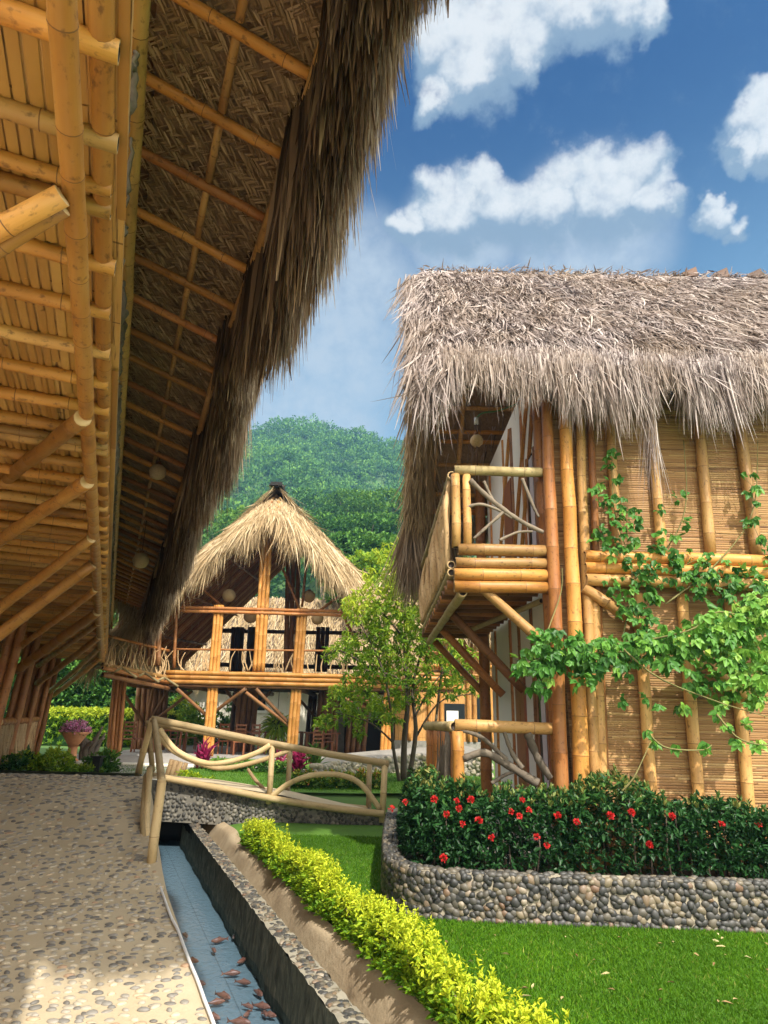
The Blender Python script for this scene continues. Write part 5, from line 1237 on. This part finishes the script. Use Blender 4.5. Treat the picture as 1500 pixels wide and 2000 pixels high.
bush('path_fern', 'low grass-green clump left of the black path light', 'plant', gp(168,1492,15.6), (.40,.2,.16), 150, .10, LEAF_TREE, None, .25)
for (u, D, rx_, hz_, lb) in ((70,33.5,2.6,4.6,'tall dark bush behind the far left bamboo posts'),(135,34,2.4,4.3,'tall dark bush between the far left posts and the urn'),(190,33.6,2.2,4.4,'tall dark bush right of the urn, above the clipped hedge'),(20,33,2.4,4.5,'tall dark bush at the left edge of the photo, behind the posts'),(300,35,2.4,3.9,'tall dark bush behind the leftmost dining chairs')):
    bush('dark_tall_bush', lb, 'shrub', gp(u,1440,D), (rx_,1.3,hz_), 900, .26, LEAF_FOR, 'dark bushes beyond the clipped hedge', .5, .2, .5)
# spiky plants
def spiky(name, label, p, n, L, Wd, mat, sp=.55):
    t = empty(name, p, label, 'plant'); D = rdir(n)*sp+UP*(.9+.3*rng.normal(size=(n,1)))
    put('leaves', blades(np.repeat([p+UP*.12], n, 0)+.06*rng.normal(size=(n,3))+UP*(.25*rng.random((n,1))), D, L*(.6+.5*rng.random(n)), Wd, .35, 4, curl=.08), mat, t)
    Culms().tube([p-UP*.03, p+UP*.25], .025, 6).build('stem', BARK, t)
spiky('cordyline', 'magenta spiky plant by the left front pavilion post', gp(397,1480,17.6), 90, .55, .07, LEAF_RED)
spiky('cordyline', 'magenta spiky plant right of the middle bridge post', gp(583,1490,16.8), 90, .55, .07, LEAF_RED)
spiky('cordyline', 'small magenta plant low beside the edging plants', gp(545,1500,17.4), 45, .35, .05, LEAF_RED)
spiky('sword_plant', 'tall bright green sword-leafed plant beside the right magenta plant', gp(612,1490,16.9), 110, .60, .06, LEAF_MID, .4)
# hanging fern
hf = A(541, 1415, 25.5); t = empty('hanging_fern', hf, 'pale green fern ball with a dark hollow hanging in the pavilion', 'plant')
n = 260; d = rdir(n); put('fronds', blades(hf+d*.25, d+UP*.3, .45+.3*rng.random(n), .07, .7, 4, curl=.1), LEAF_TREE, t)
mesh('basket', ICO_V*[.24,.24,.18]+hf, ICO_F, NEARBLACK, t, smooth=True); Culms().tube([hf+UP*.15, np.array([hf[0],hf[1],zf-.1])], .012, 5).build('cord', DARKB, t)
# urn with pink flowers, stump, path light, plank
up_ = gp(140, 1475, 19.2); t = empty('urn_planter', up_, 'tall terracotta pedestal urn on the far side of the walk', 'planter')
def lathe(name, p, prof, mat, parent, n=24):
    a = np.arange(n)*2*PI/n; V = np.concatenate([np.stack([p[0]+r*np.cos(a), p[1]+r*np.sin(a), np.full(n, p[2]+z)], 1) for r, z in prof])
    i = np.arange(len(prof)-1)[:,None]*n; j = np.arange(n)[None]; Fc = np.stack([i+j, i+(j+1)%n, i+n+(j+1)%n, i+n+j], -1).reshape(-1,4); return mesh(name, V, Fc, mat, parent, smooth=True)
lathe('pedestal', up_, [(.0,0),(.19,0),(.19,.05),(.13,.10),(.12,.38),(.16,.42)], TERRA, t)
lathe('bowl', up_, [(.10,.42),(.16,.46),(.24,.58),(.33,.72),(.38,.75),(.38,.79),(.30,.78),(.0,.74)], TERRA, t)
t2 = empty('pink_flowers', up_+UP*.76, 'mass of pink flowers growing in the terracotta urn', 'flowers')
n = 420; d = rdir(n); d[:,2] = np.abs(d[:,2]); P = up_+UP*.76+d*[.42,.42,.36]*(rng.random((n,1))**.5); put('petals', clump(P, 4, .055, .8, .4), PET_PINK, t2)
put('foliage', clump(P[:120]-UP*.05, 4, .07, .45, .3), LEAF_MID, t2)
sp_ = gp(172, 1470, 20.0); t = empty('driftwood_stump', sp_, 'gnarled grey driftwood stump beside the terracotta urn', 'stump'); c = Culms()
for k in range(11): a = k*.6; c.tube(spline([sp_+[.1*math.cos(a),.1*math.sin(a),-.05], sp_+[.25*math.cos(a)*random.random(),.2*math.sin(a),.35], sp_+[.45*math.cos(a+.4),.3*math.sin(a),.45+.5*random.random()]], 10), np.linspace(.14,.03,10), 8, .2)
c.build('wood', DRIFT, t)
bl = gp(190, 1492, 15.6); t = empty('path_light', bl, 'short square black path light beside the paved walk', 'lamp')
Boxes().cbox(bl, .17, .17, .34).build('body', BLACK, t); Boxes().cbox(bl+UP*.341, .24, .24, .035).build('cap', BLACK, t)
pk = gp(338, 1500, 14.2); t = empty('split_log', pk, 'pale split log standing tilted behind the hanging curve of the bridge rail', 'log')
c = Culms()
for j in range(4): c.tube([pk+[.09*j-.14,.02*(j%2),-.05], pk+[.09*j-.04+.03*j*.3,.0,.42-.02*j]], [.055,.05], 7, .05)
c.build('wood', DRIFTT, t)

# -- vines on the house front
def vine(name, label, clusters, n_per, L, D0, D1, strands, mat=LEAF_VINE, bright=None):
    t = empty(name, A(clusters[0][0], clusters[0][1], D0), label, 'vine'); ps = []; tn = []
    for (u, v, r) in clusters:
        k = max(4, int(n_per*(r/40.)**2)); a = rng.random(k)*2*PI; q = np.sqrt(rng.random(k))*r
        D = D0+(D1-D0)*rng.random(k)
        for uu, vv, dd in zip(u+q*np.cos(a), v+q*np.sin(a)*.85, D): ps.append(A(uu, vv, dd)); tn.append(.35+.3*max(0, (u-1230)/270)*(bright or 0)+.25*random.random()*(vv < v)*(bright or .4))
    P = np.array(ps); k = len(P)
    # each leaf: three lobes on one stalk, blade tipped outward and down
    face = nz(np.array([0,-.62,.65])+.42*rng.normal(size=(k,3))); ax = nz(np.cross(face, rdir(k))*.5+np.array([0,-.2,-.75])+.55*rng.normal(size=(k,3)))
    S = nz(np.cross(ax, face)); Ls = L*(.55+.7*rng.random(k)); sets = []
    tn = np.clip(np.array(tn)+.14*rng.normal(size=k), 0, 1)
    for ang, m_ in ((0,1.),(-.85,.82),(.85,.82)):
        D = ax*math.cos(ang)+S*math.sin(ang); sets.append(leaves(P, D, face, Ls*m_, Ls*m_*.62, .18, tn, .28))
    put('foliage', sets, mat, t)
    c = Culms()
    for st in strands: c.tube(spline([A(u, v, d) for u, v, d in st], 14), np.linspace(.011,.004,14), 5, .15)
    for j in range(0, k, 5): 
        i2 = rng.integers(k); 
        if np.linalg.norm(P[j]-P[i2]) < .35: c.tube([P[j]+[0,.03,0], (P[j]+P[i2])/2+[0,.05,.02], P[i2]+[0,.03,0]], .003, 4)
    c.build('stems', STEM, t); return t
vine('climbing_vine', 'climbing vine with dark green leaves up the split-bamboo wall between the studs',
     [(1195,885,14),(1197,925,22),(1172,965,26),(1200,985,28),(1225,1010,30),(1190,1035,30),(1165,1045,18),(1222,1075,36),(1245,1110,38),(1258,1150,36),(1238,1180,38),(1195,1140,22),(1300,1058,32),(1340,1095,36),(1300,1110,30),(1392,1105,32),(1365,1125,30),(1320,970,13),(1290,992,12),(1345,1020,12),(1480,965,22),(1465,1022,18),(1490,1060,22),(1462,920,12),(1250,1215,30),(1405,1150,46),(1345,1150,36),(1450,1140,40),(1490,1120,36)],
     27, .098, 6.88, 7.06, [[(1215,1250,7.0),(1235,1120,7.02),(1200,1000,7.02),(1195,880,7.05)],[(1240,1130,7.0),(1310,1060,7.02),(1340,980,7.03),(1335,860,7.05)],[(1300,1180,7.0),(1400,1100,7.0),(1470,1000,7.03),(1480,860,7.05)]])
vine('trellis_vine', 'sprawling vine with bright green leaves spilling across the front of the thatched house',
     [(1045,1285,30),(1080,1260,36),(1020,1310,18),(1058,1335,24),(1065,1300,28),(1110,1290,34),(1130,1268,34),(1175,1275,36),(1160,1300,28),(1215,1270,38),(1255,1262,40),(1140,1330,20),(1220,1305,20),(1300,1255,42),(1345,1245,44),(1390,1235,44),(1435,1220,48),(1475,1195,46),(1490,1245,48),(1410,1280,40),(1455,1300,42),(1495,1300,36),(1360,1310,24),(1390,1335,22),(1350,1345,18),(1490,1340,30),(1440,1345,26),(1310,1290,24),(1500,1180,40),(1470,1370,20),(1405,1370,16),(1060,1245,22),(1010,1295,14),(1255,1362,8),(1290,1375,9),(1215,1365,8),(1330,1380,8),(1400,1395,9),(1420,1420,10),(1262,1430,7),(1275,1448,8),(1320,1460,9),(1375,1455,10),(1455,1420,9),(1480,1450,12),(1440,1450,10)],
     52, .100, 6.35, 6.85, [[(1010,1300,6.7),(1100,1280,6.6),(1250,1270,6.6),(1400,1250,6.5),(1560,1200,6.5)],[(1060,1330,6.6),(1065,1250,6.8),(1095,1160,6.95),(1098,1110,7.0)],[(1200,1250,6.5),(1280,1320,6.4),(1400,1370,6.4),(1500,1400,6.4)],[(1265,1430,6.4),(1300,1460,6.4),(1370,1465,6.4),(1390,1455,6.4)],[(1215,1545,6.45),(1240,1515,6.4),(1270,1450,6.4)],[(1400,1395,6.4),(1440,1440,6.4),(1490,1455,6.4),(1540,1450,6.4)],[(1240,1255,6.6),(1350,1230,6.4),(1400,1195,6.4),(1470,1210,6.4)]], bright=1.)

# -- young tree between the buildings
T1 = empty('young_tree', gp(790,1520,15.5,.3), 'slender young tree with airy yellow-green leaves between the pavilion and the thatched house', 'tree')
TDp = 12.0; c = Culms()
def limb(pts, r0, r1, n=16): c.tube(spline([A(u,v,d+3.5) for u,v,d in pts], n), np.linspace(r0*1.25, r1*1.25, n), 7, .06)
limb([(788,1530,12),(790,1440,12),(797,1360,12),(790,1250,12.1),(800,1150,12),(790,1080,12)], .062, .012)
limb([(797,1530,12.1),(812,1430,12.1),(806,1340,12.3),(826,1260,12.4),(832,1160,12.4)], .050, .012)
limb([(782,1535,11.9),(768,1460,11.8),(762,1380,11.8),(745,1300,11.7),(700,1210,11.6)], .036, .010)
for b in ([(797,1350,12),(770,1320,11.8),(720,1310,11.6),(670,1290,11.5)],[(810,1400,12.1),(850,1330,12.3),(900,1290,12.5)],[(790,1250,12.1),(750,1200,11.9),(710,1180,11.8)],[(768,1450,11.8),(720,1410,11.6),(650,1390,11.5)],[(806,1340,12.3),(850,1310,12.4),(915,1330,12.5)],[(792,1200,12),(830,1150,12.2),(850,1120,12.2)],[(700,1290,11.6),(660,1270,11.5),(630,1285,11.5)],[(812,1440,12.2),(860,1370,12.3),(930,1355,12.5)]): limb(b, .022, .006, 10)
c.build('trunk', BARK, T1)
CR = [(780,1108,42),(745,1150,44),(800,1160,52),(705,1185,34),(685,1190,20),(830,1130,36),(765,1220,50),(822,1230,50),(715,1250,42),(670,1275,24),(640,1280,12),(745,1300,44),(800,1300,46),(692,1335,30),(665,1390,32),(705,1375,36),(632,1412,16),(860,1255,40),(900,1295,36),(880,1340,26),(760,1380,36),(820,1350,32),(700,1430,14),(745,1400,18),(790,1070,22),(760,1085,22),(930,1345,14),(730,1215,32),(850,1190,30),(680,1255,18),(655,1355,16)]
ps = []; tn = []
for (u, v, r) in CR:
    k = int(76*(r/40)**2)+3; a = rng.random(k)*2*PI; q = np.sqrt(rng.random(k))*r
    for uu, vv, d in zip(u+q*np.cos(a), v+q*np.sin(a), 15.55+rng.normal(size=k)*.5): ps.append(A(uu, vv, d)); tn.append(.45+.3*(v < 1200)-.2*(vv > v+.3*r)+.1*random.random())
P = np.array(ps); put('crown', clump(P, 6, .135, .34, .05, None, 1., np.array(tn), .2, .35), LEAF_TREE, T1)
t = empty('leaning_pole', gp(842,1500,16), 'thin bare brown pole leaning behind the young tree', 'pole')
culm('pole', gp(838,1510,16,.3), A(868,1262,16), .04, BARK, t, r1=.022, node=1.2, hollow=False)
# -- clipped hedge, dark trees at the far left
n = 2600; x0, x1 = A(20,1400,29)[0], A(330,1400,29)[0]; zt = A(150,1384,29)[2]
FH = empty('clipped_hedge', ((x0+x1)/2, 29.5, GZ), 'long clipped hedge with a bright yellow-green top behind the urn', 'hedge')
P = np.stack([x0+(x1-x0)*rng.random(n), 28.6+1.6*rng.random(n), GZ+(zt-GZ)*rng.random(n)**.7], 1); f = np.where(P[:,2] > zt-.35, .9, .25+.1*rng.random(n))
put('foliage', clump(P, 6, .15, .45, .3, np.tile([0,-.5,0],(n,1)), .9, f), LEAF_TREE, FH)
Boxes().box((x0,29.0,GZ),(x1,30,zt-.15)).build('core', LEAF_FOR, FH)
def tree(name, label, base, h, r, n, L, mat, group=None, trunk=.14, flat=.8, per=6):
    base = np.asarray(base, float); t = empty(name, base, label, 'tree', group); c = Culms(); ctr = base+UP*(h-r*flat)
    c.tube(spline([base-UP*.2, base+UP*h*.35+rng.normal(size=3)*.2*[1,1,0], ctr], 10), np.linspace(trunk*1.3, trunk*.5, 10), 8, .08)
    for j in range(6):
        a = j*1.05+random.random(); c.tube(spline([base+UP*h*(.35+.05*j), ctr+np.array([math.cos(a),math.sin(a),0])*r*.5-UP*r*.1, ctr+np.array([math.cos(a),math.sin(a),.3])*r*.8], 8), np.linspace(trunk*.5, trunk*.12, 8), 6)
    c.build('trunk', BARK, t)
    k = 14; lc = ctr+rdir(k)*np.array([1,1,flat])*r*.62; lr = r*(.32+.22*rng.random(k)); lb = rng.random(k)
    i = rng.integers(k, size=n); d = rdir(n); d[:,2] = np.where(d[:,2] < -.35, -d[:,2], d[:,2])
    P = lc[i]+d*(lr[i]*(.55+.45*rng.random(n)**.5))[:,None]*[1,1,flat]
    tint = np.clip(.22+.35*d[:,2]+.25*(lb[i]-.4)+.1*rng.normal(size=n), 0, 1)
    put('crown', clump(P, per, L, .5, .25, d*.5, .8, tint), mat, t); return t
for (u, D, h, r, lb) in ((60,36,8.5,3.6,'dark green tree behind the far left bamboo posts'),(120,38,7.5,3.4,'dark green tree filling the gap left of the urn'),(178,37,7.0,3.2,'dark green tree above the clipped hedge, right of its neighbour'),(240,40,7.5,3.4,'dark green tree half hidden behind the wide left pavilion post'),(330,42,7.0,3.2,'dark green tree low behind the left pavilion posts')):
    tree('garden_tree', lb, gp(u,1440,D), h, r, 900, .34, LEAF_FOR, 'trees beyond the clipped hedge')
# -- trees at the foot of the hill, each its own thing
FT = [(470,1000,75,5.2,'LEAF_MID','bright green tree left of the pavilion ridge, touching the long eave'),(640,985,95,6.5,'LEAF_FOR','mid green tree just right of the pavilion ridge'),(690,960,100,6.0,'LEAF_MID','light green tree high on the hill foot, middle'),(745,955,92,6.5,'LEAF_MID','pale topped tree beside the hanging thatch of the right house'),
      (660,1010,72,4.6,'LEAF_FOR','round dark tree above the pavilion roof slope'),(715,1000,66,4.4,'LEAF_FOR','dark clumped tree right of the round one'),(765,1005,70,4.6,'LEAF_FOR','dark tree against the left edge of the right house thatch'),(690,1045,52,3.4,'LEAF_FOR','deep green tree low above the pavilion eave'),(735,1050,50,3.4,'LEAF_FOR','deep green tree low beside its twin, under the pale topped tree'),(780,1040,48,3.4,'LEAF_MID','lighter green tree low behind the thatch corner'),
      (740,1082,38,2.3,'LEAF_TREE','yellow-green tree just above the young tree'),(700,1100,40,2.2,'LEAF_MID','small green tree touching the right pavilion eave'),(430,1010,80,5.5,'LEAF_FOR','dark green tree in the notch under the long eave'),(520,965,130,7,'LEAF_FOR','distant tree behind the pavilion ridge tip'),(600,960,125,7,'LEAF_FOR','distant broad tree on the lower slope right of the ridge tip'),(850,1080,45,4,'LEAF_FOR','tree hidden mostly behind the side balcony'),(835,1240,34,2.4,'LEAF_TREE','yellow-green tree seen under the side balcony')]
for (u, v, D, r, mt, lb) in FT:
    top = A(u, v, D); g = float(ground_z(np.array(top[0]), np.array(D))); h = max(top[2]-g, r*1.3)
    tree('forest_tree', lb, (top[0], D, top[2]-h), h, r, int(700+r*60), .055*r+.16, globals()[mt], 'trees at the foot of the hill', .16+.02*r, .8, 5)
# -- far wood on the slope: reads as one mass
n = 1700; a = rng.random(n)**.75; y = 95+a*210; x = (-.34+.50*rng.random(n))*y-3
gz_ = hill_z(x, y); R = 2.2+3.2*rng.random(n)**1.5; hue = rng.random(n)
k = 120; I = np.repeat(np.arange(n), k); d = rdir(n*k); d[:,2] = np.abs(d[:,2])
P = np.stack([x,y,gz_+2.2+1.5*hue],1)[I]+d*np.stack([R,R,R*.95],1)[I]*(.75+.3*rng.random((n*k,1)))*(1+.2*np.sin(d[:,0:1]*7+I[:,None]))
tt = np.clip(.15+.5*(hue[I]-.3)+.38*d[:,2]+.12*rng.normal(size=n*k), 0, 1); Ls = .55+.65*rng.random(n*k)
tag(put('forest', leaves(P, d+.6*rdir(n*k), nz(d+.5*rdir(n*k)), Ls, Ls*.6, .2, tt), LEAF_FOR), 'wooded slope of the hill behind the pavilion', 'forest', kind='stuff')
# -- air
hb = bpy.data.materials.new('air'); hb.use_nodes = True; nn = hb.node_tree.nodes; nn.remove(nn['Principled BSDF'])
pv = nn.new('ShaderNodeVolumePrincipled'); pv.inputs['Color'].default_value = (.26,.58,1.,1); pv.inputs['Density'].default_value = .00068; pv.inputs['Anisotropy'].default_value = .2
hb.node_tree.links.new(pv.outputs[0], nn['Material Output'].inputs['Volume'])
tag(Boxes().box((-760,-60,-3),(760,1250,178)).build('haze', hb), 'pale blue air over the valley', 'haze', kind='stuff')
